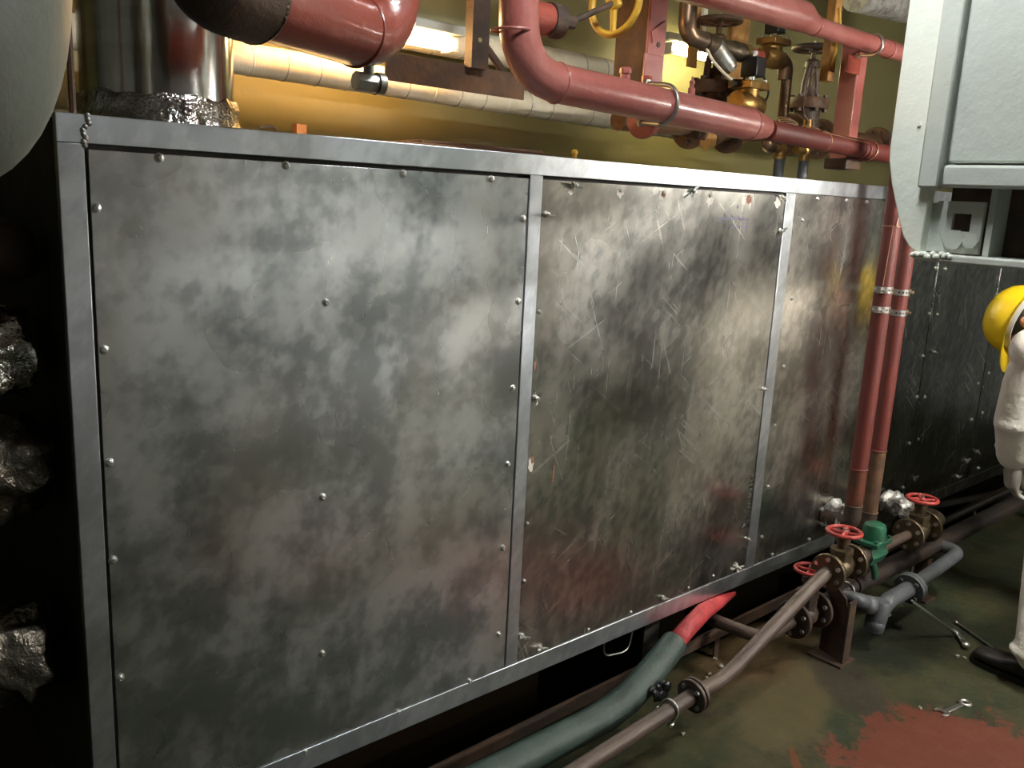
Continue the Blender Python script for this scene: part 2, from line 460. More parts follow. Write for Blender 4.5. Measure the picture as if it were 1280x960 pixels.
def floor_material():
    m = bpy.data.materials.new('deck_paint')
    m.use_nodes = True
    nt = m.node_tree
    N, L = nt.nodes, nt.links
    b = N['Principled BSDF']
    geo = N.new('ShaderNodeNewGeometry')
    def nz(sc, det=7, ro=0.65):
        n = N.new('ShaderNodeTexNoise')
        n.inputs['Scale'].default_value = sc
        n.inputs['Detail'].default_value = det
        n.inputs['Roughness'].default_value = ro
        L.new(geo.outputs['Position'], n.inputs['Vector'])
        return n.outputs['Fac']
    def rng(src, a, c, t0=0.0, t1=1.0):
        r = N.new('ShaderNodeMapRange')
        r.interpolation_type = 'SMOOTHSTEP'
        for k, v in (('From Min', a), ('From Max', c), ('To Min', t0), ('To Max', t1)):
            r.inputs[k].default_value = v
        L.new(src, r.inputs['Value'])
        return r.outputs[0]
    def op(o_, a, c):
        x = N.new('ShaderNodeMath')
        x.operation = o_
        for i, v in enumerate((a, c)):
            if isinstance(v, (int, float)):
                x.inputs[i].default_value = v
            else:
                L.new(v, x.inputs[i])
        return x.outputs[0]
    def mix(fac, A, B):
        x = N.new('ShaderNodeMix')
        x.data_type = 'RGBA'
        L.new(fac, x.inputs['Factor'])
        for s, v in (('A', A), ('B', B)):
            i = [q for q in x.inputs if q.name == s and q.type == 'RGBA'][0]
            if isinstance(v, tuple):
                i.default_value = (*v, 1)
            else:
                L.new(v, i)
        return [q for q in x.outputs if q.type == 'RGBA'][0]
    ragged = op('ADD', op('MULTIPLY', nz(7), 0.9), op('MULTIPLY', nz(38, 5), 0.35))
    def patch(cx, cy, rx, ry, rot, amount=1.0, soft=0.08):
        mp = N.new('ShaderNodeMapping')
        mp.vector_type = 'TEXTURE'
        mp.inputs['Location'].default_value = (cx, cy, 0)
        mp.inputs['Rotation'].default_value = (0, 0, rot)
        mp.inputs['Scale'].default_value = (rx, ry, 1)
        L.new(geo.outputs['Position'], mp.inputs['Vector'])
        ln = N.new('ShaderNodeVectorMath')
        ln.operation = 'LENGTH'
        L.new(mp.outputs[0], ln.inputs[0])
        d = op('ADD', ln.outputs['Value'], op('MULTIPLY', op('SUBTRACT', ragged, 0.62), 1.5))
        return rng(d, 1.0 - soft, 1.0 + soft, amount, 0.0)
    col = mix(rng(nz(3.2), 0.38, 0.64), (0.019, 0.027, 0.013), (0.038, 0.036, 0.015))
    col = mix(rng(nz(11, 9, 0.75), 0.50, 0.60, 0, 0.85), col, (0.047, 0.038, 0.017))
    col = mix(rng(nz(5, 9, 0.75), 0.56, 0.64, 0, 0.8), col, (0.017, 0.013, 0.008))      # worn to ochre
    col = mix(patch(2.40, -0.30, 0.34, 0.13, 0.35, 0.85, 0.3), col, (0.076, 0.058, 0.026))    # ochre patch by the pipes
    col = mix(patch(2.60, -0.05, 0.45, 0.14, 0.1, 0.8, 0.3), col, (0.065, 0.038, 0.015))
    col = mix(patch(2.66, -0.37, 0.20, 0.10, 0.9, 0.85, 0.25), col, (0.032, 0.024, 0.017))      # grey oil stain
    col = mix(patch(3.15, -0.32, 0.38, 0.16, 0.0, 0.9, 0.25), col, (0.010, 0.011, 0.006))        # wet patch
    col = mix(patch(2.36, -0.90, 0.50, 0.36, 0.35, 0.95, 0.05), col, (0.110, 0.030, 0.017))     # red primer showing
    col = mix(patch(1.70, -1.75, 0.40, 0.26, 0.2, 0.9, 0.05), col, (0.110, 0.030, 0.017))
    col = mix(patch(2.13, -0.50, 0.09, 0.012, 0.75, 0.9, 0.25), col, (0.114, 0.038, 0.015))        # scrape
    col = mix(rng(nz(60, 4), 0.66, 0.72, 0, 0.8), col, (0.015, 0.011, 0.007))
    L.new(col, b.inputs['Base Color'])
    L.new(rng(nz(6), 0.35, 0.65, 0.55, 0.8), b.inputs['Roughness'])
    bp = N.new('ShaderNodeBump')
    b.inputs['Specular IOR Level'].default_value = 0.2
    bp.inputs['Distance'].default_value = 0.004
    L.new(nz(26, 6), bp.inputs['Height'])
    L.new(bp.outputs[0], b.inputs['Normal'])
    MATS['deck_paint'] = m
floor_material()

# ------------------------------------------------------------------ the room
RX0, RX1, RY0, RY1, RZ = -1.8, 7.5, -3.6, 1.20, 3.05
MB().box((RX0, RY0, -0.05), (RX1, 0.075, 0)).build('floor', 'deck_paint', kind='structure')
MB().box((RX0, 0.075, -0.50), (RX1, RY1, -0.45)).box((RX0, 0.07, -0.45), (RX1, 0.075, -0.05)).build('floor_bilge', 'shade_black', kind='structure')  # pit coloured black to hold the shade under the duct
MB().box((RX0, RY1, -0.5), (RX1, RY1 + 0.05, RZ)).build('wall_back', 'wall_paint', kind='structure')
MB().box((RX0, RY1 - 0.01, -0.45), (RX1, RY1, 1.55)).build('shade_strip_1', 'shade_black', kind='structure')  # black strip paints the shade behind the duct onto the wall
MB().box((RX0, RY0 - 0.05, 0), (RX1, RY0, RZ)).build('wall_front', 'room_paint', kind='structure')
MB().box((RX0 - 0.05, RY0, 0), (RX0, RY1, RZ)).build('wall_left', 'machine_grey', kind='structure')
MB().box((RX1, RY0, 0), (RX1 + 0.05, RY1, RZ)).build('wall_right', 'machine_grey', kind='structure')
MB().box((RX0, RY0, RZ), (RX1, RY1, RZ + 0.05)).build('ceiling', 'ceiling_paint', kind='structure')

def emitter(name, colr, strength):
    return material(name, (0.9, 0.9, 0.9), 0.5, emit=colr, strength=strength)
for i, ((x, y, z), w, c, ln) in enumerate(ADDED_LAMPS):
    t = thing('added_lamp', (x, y, z), ['added warm twin tube lamp hanging low on rods by the far wall', 'added short bluish twin tube lamp hanging in front of the grey cabinet',
              'added short warm twin tube lamp hung low on rods beside the bending person'][i], 'lamp')
    MB().box((x - ln / 2, y - 0.10, z + 0.05), (x + ln / 2, y + 0.10, z + 0.10)).build('housing', 'cabinet_paint', t, bevel=0.008)
    for e in (-1, 1):
        if z < RZ - 0.15:
            MB().cyl((x + e * ln * 0.4, y, z + 0.1), (x + e * ln * 0.4, y, RZ), 0.008, n=8).build('rod', 'cabinet_paint', t)
    for s in (-0.045, 0.045):
        area = 2 * math.pi * 0.013 * ln
        MB().cyl((x - ln / 2 + 0.03, y + s, z + 0.025), (x + ln / 2 - 0.03, y + s, z + 0.025), 0.013, n=12).build(
            'tube', emitter('tube_glow_%d' % i, c, w / 2 / (area * math.pi)), t)
        for e in (-1, 1):
            MB().cbox((x + e * (ln / 2 - 0.02), y + s, z + 0.03), (0.02, 0.034, 0.04)).build('socket', 'white_mark', t)
for i, (x0, x1, y, z, w, c) in enumerate(WALL_LAMPS):
    t = thing('wall_lamp', ((x0 + x1) / 2, y, z), ['orange glowing tube lamp behind the thick red pipe', 'pale yellow tube lamp glowing behind the brass strainer pipe'][i], 'lamp')
    MB().box((x0 - 0.04, y - 0.02, z + 0.028), (x1 + 0.04, y + 0.05, z + 0.06)).build('housing', 'cabinet_paint', t, bevel=0.005)
    for x in (x0 + 0.06, x1 - 0.06):
        MB().box((x - 0.012, y + 0.04, z + 0.03), (x + 0.012, 1.20, z + 0.05)).build('wall_bracket', 'cabinet_paint', t)
    area = 2 * math.pi * 0.022 * (x1 - x0)
    MB().cyl((x0, y, z), (x1, y, z), 0.022, n=14).build('tube', emitter('wall_tube_glow_%d' % i, c, w / (area * math.pi)), t)
    for x in (x0, x1):
        MB().cbox((x, y + 0.015, z), (0.025, 0.06, 0.045)).build('socket', 'white_mark', t)

# ------------------------------------------------------------------ the sheet metal duct
X0, X1, ZB, ZT, DEP = 0.406, 6.2, 0.254, 1.645, 0.78
duct = thing('air_duct', (2.5, 0.3, ZB), 'long galvanised sheet metal duct with screwed access panels in a steel frame', 'duct')
MB().box((X0 + 0.008, 0.012, ZB + 0.006), (X1, DEP, ZT - 0.006)).build('body', 'dark_steel', duct)
def rail(name, lo, hi, mat='zinc_frame'):
    return MB().box(lo, hi).build(name, mat, duct, bevel=0.0015)
rail('top_rail', (X0, -0.005, 1.598), (X1, 0.012, ZT))
rail('bottom_rail', (X0, -0.005, ZB), (3.16, 0.012, 0.309))
rail('bottom_rail', (3.16, -0.004, ZB), (X1, 0.012, 0.309), 'zinc_sheet_shaded')
rail('stile', (X0, -0.005, 0.309), (0.448, 0.012, 1.598))
rail('stile', (1.440, -0.005, 0.309), (1.481, 0.012, 1.598))
rail('stile', (2.546, -0.004, 0.309), (2.600, 0.012, 1.598))
rail('stile', (3.250, -0.003, 0.309), (3.290, 0.012, 1.598), 'zinc_sheet_shaded')
rail('stile', (3.730, -0.004, 0.309), (3.778, 0.012, 1.598), 'zinc_sheet_shaded')
rail('stile', (4.400, -0.004, 0.309), (4.445, 0.012, 1.598), 'zinc_sheet_shaded')
rail('stile', (5.150, -0.004, 0.309), (5.200, 0.012, 1.598), 'zinc_sheet_shaded')
MB().box((X0, 0.012, ZT - 0.006), (X1, DEP + 0.006, ZT)).build('roof_sheet', 'zinc_frame', duct)
# weld bead where the corner members meet
w_ = MB()
rnd = random.Random(4)
for k in range(9):
    w_.ball((0.452 + rnd.uniform(-.006, .006), -0.006, 1.595 + k * 0.006), (0.005, 0.003, 0.005), 8, 5)
w_.build('weld_bead', 'steel_dull', duct)

def panel(xa, xb, za, zb, mat):
    return MB().box((xa, -0.0015, za), (xb, 0.0015, zb)).build('panel', mat, duct, bevel=0.0008)
P1 = panel(0.4545, 1.4385, 0.3105, 1.5895, 'zinc_sheet')
P2 = panel(1.4835, 2.5425, 0.3105, 1.5895, 'zinc_sheet_worn')
P3 = panel(2.6010, 3.249, 0.3095, 1.5970, 'zinc_sheet_bright')
P4 = panel(3.2910, 3.729, 0.3095, 1.5970, 'zinc_sheet_shaded')
P5 = panel(3.7800, 4.398, 0.3105, 1.5950, 'zinc_sheet_shaded')
P6 = panel(4.4470, 5.148, 0.3105, 1.5950, 'zinc_sheet_shaded')
P7 = panel(5.2020, 6.19, 0.3105, 1.5950, 'zinc_sheet_shaded')

# fastener meshes (origin on the sheet, pointing to the walkway)
def own_mesh(mb, name, mat):
    me = mb.mesh(name, Vector((0, 0, 0)))
    me.materials.append(MATS[mat])
    return me
screw_me = own_mesh(MB().lathe([(0.0085, 0), (0.0088, 0.0012), (0.0062, 0.0018), (0.0060, 0.0045), (0.0048, 0.0065), (0.0022, 0.0070), (0.0012, 0.0058)], (0, 0, 0), (0, -1, 0), 12), 'screw', 'steel_bright')
wn = MB().lathe([(0.0085, 0), (0.0088, 0.0012), (0.0066, 0.002), (0.0055, 0.011), (0.0034, 0.0115), (0.0032, 0.018)], (0, 0, 0), (0, -1, 0), 10)
for s in (-1, 1):
    wn.prism([(s * 0.004, 0.003), (s * 0.004, 0.010), (s * 0.010, 0.016), (s * 0.018, 0.0175), (s * 0.0195, 0.013), (s * 0.012, 0.006)],
             (0, 0, -0.0016), (1, 0, 0), (0, -1, 0), (0, 0, 0.0032))
wing_me = own_mesh(wn, 'wing_nut', 'steel_bright')
rivet_me = own_mesh(MB().lathe([(0.0062, 0), (0.0060, 0.002), (0.0035, 0.004), (0.001, 0.0044)], (0, 0, 0), (0, -1, 0), 10), 'screw_head', 'steel_dull')

def on_sheet(p, y=-0.0015):
    return Vector((p[0], y, p[2]))
for p in ((0.570, 0.000, 1.583), (0.810, 0.000, 1.583), (1.079, 0.000, 1.582), (1.321, -0.000, 1.582), (1.425, 0.000, 1.495), (1.423, 0.000, 1.296), (1.419, -0.000, 1.080),
          (1.415, -0.000, 0.883), (1.413, 0.000, 0.657), (1.413, 0.000, 0.413), (1.319, 0.000, 0.311), (1.098, 0.000, 0.305), (0.849, 0.000, 0.302), (0.463, 0.000, 0.621),
          (0.461, 0.000, 0.860), (0.463, 0.000, 1.046), (0.463, 0.000, 1.252), (0.462, -0.000, 1.494), (0.897, 0.000, 1.316), (0.891, 0.000, 0.898), (0.891, 0.000, 0.530)):
    instance('screw', screw_me, on_sheet(p), P1)
for p, a in (((1.587, 0.000, 1.581), 0.35), ((1.498, 0.000, 1.507), 0.1), ((2.061, 0.000, 1.584), -0.9), ((2.515, 0.000, 1.582), 0.5), ((2.583, 0.000, 1.477), -0.6),
             ((1.496, 0.000, 1.046), -1.0), ((2.559, 0.000, 0.957), 0.05), ((2.553, 0.000, 0.424), 0.5), ((2.501, 0.000, 0.318), -0.5), ((2.100, 0.000, 0.317), 0.2),
             ((1.568, 0.000, 0.316), 0.1), ((1.489, 0.000, 0.382), 0.25)):
    q = on_sheet(p)
    q.x = min(max(q.x, 1.497), 2.535)
    q.z = max(q.z, 0.325)
    instance('wing_nut', wing_me, q, P2, rot=(0, a, 0))
for p in ((1.491, -0.000, 1.267), (1.490, 0.000, 0.706), (1.487, 0.000, 0.543), (1.762, -0.000, 0.319), (1.947, 0.000, 0.320), (2.229, 0.000, 0.323), (2.361, 0.000, 0.330), (1.762, 0.000, 1.580),
          (1.935, 0.000, 1.581), (2.148, 0.000, 1.576)):
    q = on_sheet(p)
    q.x = max(q.x, 1.494)
    q.z = min(q.z, 1.575)
    instance('screw_head', rivet_me, q, P2)
for p in ((2.735, 0.000, 1.587), (2.928, 0.000, 1.589), (3.069, 0.000, 1.589), (3.207, 0.000, 1.588), (2.656, 0.000, 1.514), (2.648, 0.000, 1.255), (2.647, 0.000, 1.023), (2.635, 0.000, 0.816),
          (2.638, 0.000, 0.595), (2.634, 0.000, 0.408), (2.717, 0.000, 0.321), (2.966, 0.000, 0.322)):
    q = on_sheet(p)
    q.x = min(max(q.x, 2.612), 3.235)
    q.z = max(min(q.z, 1.585), 0.32)
    instance('screw', screw_me, q, P3, scale=0.85)
for P, lst in ((P4, ((3.726, 0.000, 1.339), (3.722, 0.000, 1.149), (3.718, 0.000, 0.970), (3.715, 0.000, 0.794), (3.708, 0.000, 0.590), (3.709, 0.000, 0.391))),
               (P5, ((3.804, 0.000, 1.334), (3.793, 0.000, 1.142), (3.789, 0.000, 0.785), (3.789, 0.000, 0.596), (4.350, 0.000, 0.787), (4.343, 0.000, 0.612))),
               (P6, ((4.417, 0.000, 0.826), (4.420, 0.000, 0.630), (4.529, 0.000, 0.338)))):
    lo = {P4.name: 3.305, P5.name: 3.79, P6.name: 4.46}[P.name]
    hi = {P4.name: 3.715, P5.name: 4.385, P6.name: 5.13}[P.name]
    for p in lst:
        q = on_sheet(p)
        q.x = min(max(q.x, lo), hi)
        instance('screw', screw_me, q, P)
for P, p, a in ((P5, (3.809, 0.000, 0.980), 0.4), (P6, (4.342, 0.000, 0.983), 0.2), (P6, (4.444, 0.000, 0.434), 0.7), (P5, (4.356, 0.000, 0.408), -0.5),
                (P5, (4.281, 0.000, 0.340), -0.2), (P5, (3.799, 0.000, 0.419), -0.5)):
    q = on_sheet(p)
    q.x = min(max(q.x, {P5.name: 3.80, P6.name: 4.465}[P.name]), {P5.name: 4.378, P6.name: 5.12}[P.name])
    q.z = max(q.z, 0.33)
    instance('wing_nut', wing_me, q, P, rot=(0, a, 0))

# smears of sealant and rust round old fixings, ink marks
def blot(parent, name, mat, c, rx, rz, seed):
    r = random.Random(seed)
    n = 14
    poly = []
    for i in range(n):
        a = 2 * math.pi * i / n
        k = r.uniform(0.65, 1.2)
        poly.append((rx * k * math.cos(a), rz * k * math.sin(a)))
    MB().prism(poly, (c[0], -0.0015, c[2]), (1, 0, 0), (0, 0, 1), (0, -0.0006, 0)).build(name, mat, parent)
for k, (p, rx, rz) in enumerate((((1.762, 0.000, 1.578), .012, .012), ((1.935, 0.000, 1.579), .017, .018), ((2.148, 0.000, 1.576), .016, .022), ((2.319, 0.000, 1.580), .016, .015),
                                 ((2.352, 0.000, 1.559), .006, .018), ((2.502, 0.000, 1.579), .018, .02), ((1.495, -0.000, 0.870), .010, .02), ((1.582, 0.000, 1.579), .012, .010))):
    blot(P2, 'sealant_smear', 'sealant', (p[0], 0, min(p[2], 1.566)), rx, rz, 20 + k)
for k, (p, rx, rz) in enumerate((((2.343, 0.000, 1.585), .017, .013), ((1.938, 0.000, 1.579), .009, .008), ((2.570, 0.000, 1.308), .010, .016), ((2.560, 0.000, 1.144), .009, .026),
                                 ((1.500, 0.000, 0.880), .006, .012), ((1.490, -0.000, 1.132), .004, .012), ((2.564, 0.000, 0.803), .008, .008), ((1.578, 0.000, 0.833), .003, .03))):
    r = random.Random(60 + k)
    poly = [(rx * r.uniform(.7, 1.2) * math.cos(2 * math.pi * i / 12), rz * r.uniform(.7, 1.2) * math.sin(2 * math.pi * i / 12)) for i in range(12)]
    MB().prism(poly, (max(p[0], 1.49), -0.0021, min(p[2], 1.57)), (1, 0, 0), (0, 0, 1), (0, -0.0005, 0)).build('rust_stain', 'rust_spot', P2)

def ink(parent, name, mat, strokes, r):
    mb = MB()
    for st in strokes:
        mb.tube([(p[0], -0.0016, p[2]) for p in st], r, 5)
    return mb.build(name, mat, parent)
ink(P2, 'ink_scribble', 'blue_ink', [
    [(2.186, 0.000, 1.509), (2.221, 0.000, 1.510), (2.258, 0.000, 1.509), (2.290, 0.000, 1.511), (2.348, 0.000, 1.511)],
    [(2.223, -0.000, 1.527), (2.228, 0.000, 1.518), (2.219, 0.000, 1.499)], [(2.258, 0.000, 1.509), (2.264, 0.000, 1.521), (2.278, 0.000, 1.512), (2.262, 0.000, 1.507)],
    [(2.297, 0.000, 1.520), (2.311, 0.000, 1.508), (2.326, 0.000, 1.518), (2.316, 0.000, 1.506), (2.302, 0.000, 1.512)], [(2.287, 0.000, 1.553), (2.293, 0.000, 1.543), (2.284, 0.000, 1.545)],
    [(2.260, 0.000, 1.495), (2.258, 0.000, 1.481)], [(2.258, -0.000, 1.486), (2.286, 0.000, 1.487), (2.348, 0.000, 1.489)], [(2.348, 0.000, 1.513), (2.348, 0.000, 1.467)], [(2.316, 0.000, 1.530), (2.321, 0.000, 1.525)]], 0.0009)
# marker figures written up the sheet: 1120 x 2260, with a short word below
GLY = {'1': [[(0, 0), (0, 2)]], '2': [[(0, 1.7), (.5, 2), (1, 1.6), (0, 0), (1, 0)]], '0': [[(.5, 0), (0, 1), (.5, 2), (1, 1), (.5, 0)]],
       'x': [[(0, .3), (1, 1.5)], [(0, 1.5), (1, .3)]], '6': [[(1, 1.9), (.1, 1), (.1, .2), (.8, 0), (1, .7), (.2, 1)]]}
mk = MB()
base, top = V((2.535, 0.000, 0.539)), V((2.534, 0.000, 0.686))
adv = (top - base) / 10.2
for i, ch in enumerate('1120x2260'):
    for st in GLY[ch]:
        mk.tube([(base.x - b_ * 0.007 + adv.x * (i + a_ * 0.6), -0.0016, base.z + adv.z * (i + a_ * 0.6)) for a_, b_ in st], 0.0016, 5)
for st in ([(2.500, 0.000, 0.485), (2.522, 0.000, 0.466)], [(2.519, 0.000, 0.484), (2.502, 0.000, 0.470)], [(2.522, 0.000, 0.492), (2.551, 0.000, 0.492)], [(2.528, 0.000, 0.485), (2.532, 0.000, 0.464)],
           [(2.538, 0.000, 0.483), (2.541, 0.000, 0.465)], [(2.525, 0.000, 0.474), (2.549, 0.000, 0.472)]):
    mk.tube([(p[0], -0.0016, p[2]) for p in st], 0.0015, 5)
mk.build('marker_writing', 'black_ink', P2)
# paper strip of bright smear on the third panel
MB().prism([(0, 0), (0.012, 0.10), (0.034, 0.22), (0.026, 0.10)], ((2.933, 0.000, 1.261)[0], -0.0015, (2.933, 0.000, 1.261)[2]), (1, 0, 0), (0, 0, 1), (0, -0.0004, 0)).build('scuff_mark', 'zinc_frame', P3)
# brackets and a loose cable loop under the duct
MB().box((2.640, 0.020, 0.243), ((2.640, 0.020, 0.243)[0] + 0.03, 0.06, 0.254)).build('hanger_clip', 'steel_dull', duct)
MB().tube(fillet([(1.86, 0.02, 0.254), (1.86, 0.02, 0.19), (1.98, 0.02, 0.17), (1.99, 0.02, 0.254)], 0.05), 0.003, 6).build('cable_loop', 'steel_dull', duct)
# seat of the duct: feet down to the deck under the shadowed belly
for x in (0.55, 2.2, 3.9, 5.6):
    MB().box((x, 0.14, -0.45), (x + 0.08, 0.64, ZB + 0.004)).build('foot', 'dark_steel', duct)

# ------------------------------------------------------------------ bilge rail in front of the duct foot
br = thing('gutter_rail', (2.6, 0.03, 0), 'low black angle iron rail on struts along the foot of the duct', 'rail')
MB().prism([(0, 0), (0.05, 0), (0.05, 0.005), (0.005, 0.005), (0.005, 0.04), (0, 0.04)], (0.5, -0.03, 0.075), (0, 1, 0.0), (0, 0, 1), (4.8, 0.08, 0)).build('rail_bar', 'rust_dark', br)
for i in range(9):
    x = 0.72 + 0.57 * i
    y = -0.03 + (x - 0.5) * 0.0167
    MB().box((x, y + 0.006, 0), (x + 0.025, y + 0.012, 0.078)).build('strut', 'rust_dark', br)

# ------------------------------------------------------------------ items lying on the duct roof
MB().box((1.27, 0.27, ZT), (1.77, 0.40, ZT + 0.022)).box((1.33, 0.29, ZT + 0.022), (1.75, 0.38, ZT + 0.030)).build('board', 'board', label='rust brown board lying on the roof of the duct', cat='board', bevel=0.003)
MB().box((0.985, 0.29, ZT), (1.010, 0.31, ZT + 0.038)).box((0.985, 0.29, ZT), (1.010, 0.335, ZT + 0.004)).build('orange_tab', 'orange_tab', label='small upright orange tab on the roof of the duct', cat='tab')
MB().lathe([(.013, 0), (.013, .004), (.0075, .006), (.0075, .028), (.010, .030), (.010, .038), (.004, .042)], (1.875, 0.29, ZT), (0, 0, 1), 12).build('yellow_plug', 'yellow_paint', label='small yellow plug standing on the roof of the duct', cat='plug')
MB().tube(fillet([(0.895, .29, ZT + .002), (0.895, .29, ZT + .024), (0.93, .29, ZT + .028), (0.935, .29, ZT + .012)], .014), .0025, 8).build('wire_hook', 'rust_brown', label='bent rusty wire hook sticking up from the duct roof', cat='hook')

# ------------------------------------------------------------------ stainless flue on the duct
fl = thing('exhaust_flue', (0.655, 0.225, ZT), 'shiny stainless steel flue rising from the duct roof with crumpled foil at its base', 'flue')
MB().lathe([(0.141, 0), (0.141, 1.4)], (0.655, 0.225, ZT), (0, 0, 1), 48).build('flue_pipe', 'stainless', fl)
fo = MB()
rs = []
for k, (r, h) in enumerate(((0.158, 0), (0.152, 0.012), (0.148, 0.026), (0.149, 0.042), (0.144, 0.056))):
    ring = []
    for j in range(64):
        a = 2 * math.pi * j / 64
        q = Vector((math.cos(a), math.sin(a), 0))
        rr = r + 0.006 * noise.noise(q * 9 + Vector((0, 0, h * 60)))
        ring.append(Vector((0.655, 0.225, ZT + h + 0.012 * noise.noise(q * 4 + Vector((3, 1, k))) * (k == 4))) + q * rr)
    rs.append(ring)
fo.rings(rs, cap=False)
fo.build('foil_collar', 'foil', fl, angle=60)
MB().cyl((0.462, 0.10, ZT), (0.462, 0.10, RZ), 0.006, n=8).build('earth_rod', 'rust_brown', label='thin rusty rod standing on the duct corner beside the flue', cat='rod')

# ------------------------------------------------------------------ painted tank hanging at the duct corner
tk = thing('tank', (0.165, -0.40, 1.50), 'grey green painted rounded tank hanging beside the flue', 'tank')
prof = []
for i in range(25):
    t = math.pi * i / 24
    s, c = math.sin(t), math.cos(t)
    prof.append((0.175 * abs(s) ** 0.80, 0.285 * (1 - (abs(c) ** 0.86) * (1 if c > 0 else -1))))
MB().lathe(prof, (0.153, -0.40, 1.518), (0, 0, 1), 48).build('vessel', 'tank_paint', tk)
MB().cyl((0.165, -0.40, 2.05), (0.165, -0.40, RZ), 0.03).build('hanger_pipe', 'tank_paint', tk)

# ------------------------------------------------------------------ foil lagged pipes leaving the end of the duct
def lagged(name, y, z, r, mat, seed, label, x1=0.388, wob=0.35, n=36):
    pts = [(x1 - 0.62 * i / 30, y + 0.01 * noise.noise(Vector((seed, i * 0.4, 0))), z + 0.01 * noise.noise(Vector((seed + 9, i * 0.4, 0)))) for i in range(31)]
    rr = [r * (1 + 0.12 * noise.noise(Vector((seed, 5, i * 0.55)))) * (0.86 if i == 0 else 1.0) for i in range(31)]
    return MB().tube(pts, rr, n, wob=wob, seed=seed).build(name, mat, label=label, cat='pipe', angle=180)
lagged('bare_duct_pipe', 0.15, 1.415, 0.055, 'rust_dark', 1, 'dark rusty pipe leaving the duct end just under the tank', wob=0.05)
lagged('foil_lagged_pipe', 0.13, 1.232, 0.068, 'foil', 2, 'bright crumpled foil wrapped pipe at the duct end', wob=0.5)
lagged('foil_lagged_pipe', 0.14, 1.030, 0.078, 'foil_dirty', 3, 'dull brown foil wrapped pipe under the bright foil pipe', wob=0.5)
lagged('foil_lagged_pipe', 0.15, 0.66, 0.085, 'foil_dirty', 7, 'lowest dull foil wrapped pipe at the duct end near the deck', wob=0.5)
st = thing('pipe_stand', (0.0, 0.2, 0), 'dark steel stand carrying the foil wrapped pipes', 'stand')
for z in (0.545, 0.915, 1.35):
    MB().box((-0.10, 0.02, z - 0.02), (-0.06, 0.42, z)).build('arm', 'dark_steel', st)
MB().box((-0.11, 0.36, 0), (-0.05, 0.42, 1.40)).build('post', 'dark_steel', st)
MB().box((-0.17, 0.30, 0), (0.01, 0.48, 0.01)).build('base_plate', 'dark_steel', st)

# ------------------------------------------------------------------ thick red pipe above the duct
pa, pb = V((0.538, -0.300, 1.824)), V((0.945, -0.140, 1.813))
rp = thing('thick_red_pipe', (0.75, -0.2, 1.72), 'thick glossy dark red pipe bending up in front of the flue', 'pipe')
MB().tube(fillet([pa + Vector((-0.01, -0.01, RZ - pa.z)), pa, pb, pb + Vector((0.03, 0.0, RZ - pb.z))], [0.10, 0.11], 10), 0.058, 32).build('pipe_run', 'red_oxide_gloss', rp)
d_ = (pb - pa).normalized()
MB().torus(pb - d_ * 0.09, d_, 0.058, 0.003, 36, 8).build('weld_seam', 'red_oxide_gloss', rp)
ps = fillet([pa + Vector((-0.01, -0.01, RZ - pa.z)), pa, pa + d_ * 0.10], [0.10], 10)
MB().tube(ps, 0.067, 32).build('sleeve', 'rust_dark', rp)
MB().torus(pa + d_ * 0.098, d_, 0.063, 0.0055, 40, 8).build('sleeve_rim', 'foil_dirty', rp)
q = V((0.912, -0.130, 1.740))
dr = MB().cyl(q + Vector((-0.028, 0, 0)), q + Vector((0.010, 0, 0)), 0.017, n=8).cyl(q + Vector((0.010, 0, 0)), q + Vector((0.016, 0, 0)), 0.0165).cyl(q + Vector((0.016, 0, 0)), q + Vector((0.030, 0, 0)), 0.020)
dr.cyl(q, q + Vector((0, 0, 0.035)), 0.010)
dr.build('drain_union', 'steel_dull', rp)

# ------------------------------------------------------------------ lagged pipes and hanger frame on the wall
def lagged_line(name, pts, r, label, mat='lagging_cream', bands=None):
    t = thing(name, V(pts[0]) - Vector((0, 0, r)), label, 'pipe')
    MB().tube(pts, r, 24).build('lagging', mat, t)
    a, c = V(pts[0]), V(pts[-1])
    n = bands or 20
    for i in range(1, n):
        p = a.lerp(c, i / n)
        MB().torus(p, (c - a) + Vector((0.0, 0, 0.12)), r, 0.0022, 20, 6).build('band', 'lagging_white' if i % 3 else 'white_mark', t)
    return t
def along(p, q, x0, x1):
    p, q = V(p), V(q)
    s = (q - p) / (q.x - p.x)
    return [p + s * (x0 - p.x), p + s * (x1 - p.x)]
lagged_line('lagged_pipe', along((1.137, 0.920, 1.892), (2.582, 0.920, 1.872), 0.2, 3.4), 0.045, 'long cream lagged pipe low on the yellow wall behind the duct', bands=30)
lagged_line('lagged_pipe', along((1.975, 1.060, 2.068), (2.854, 1.060, 2.063), 0.3, 3.0), 0.052, 'upper cream lagged pipe close to the yellow wall', bands=22)
hf = thing('pipe_hanger', (1.747, 0.600, 1.919), 'rusty brown angle iron pipe hanger behind the red pipes', 'hanger')
a, c = along((1.467, 0.600, 1.885), (1.888, 0.600, 1.884), 1.42, 1.94)
MB().prism([(0, -0.038), (0.006, -0.038), (0.006, 0.032), (0.06, 0.032), (0.06, 0.038), (0, 0.038)], a, (0, 1, 0), (0, 0, 1), c - a).build('cross_bar', 'rust_brown', hf)
vb = V((1.730, 0.585, 1.973))
MB().box((vb.x - 0.034, 0.565, vb.z - 0.06), (vb.x + 0.030, 0.60, RZ)).build('drop_bar', 'rust_dark', hf)
for k in range(3):
    MB().cyl((vb.x - 0.006, 0.563, vb.z + 0.02 + 0.2 * k), (vb.x - 0.006, 0.566, vb.z + 0.02 + 0.2 * k), 0.007, n=10).build('bolt_hole', 'wall_paint', hf)
MB().tube([(1.791, 0.620, 1.989), (1.933, 0.620, 1.868)], 0.012, 8).build('brace', 'rust_dark', hf)

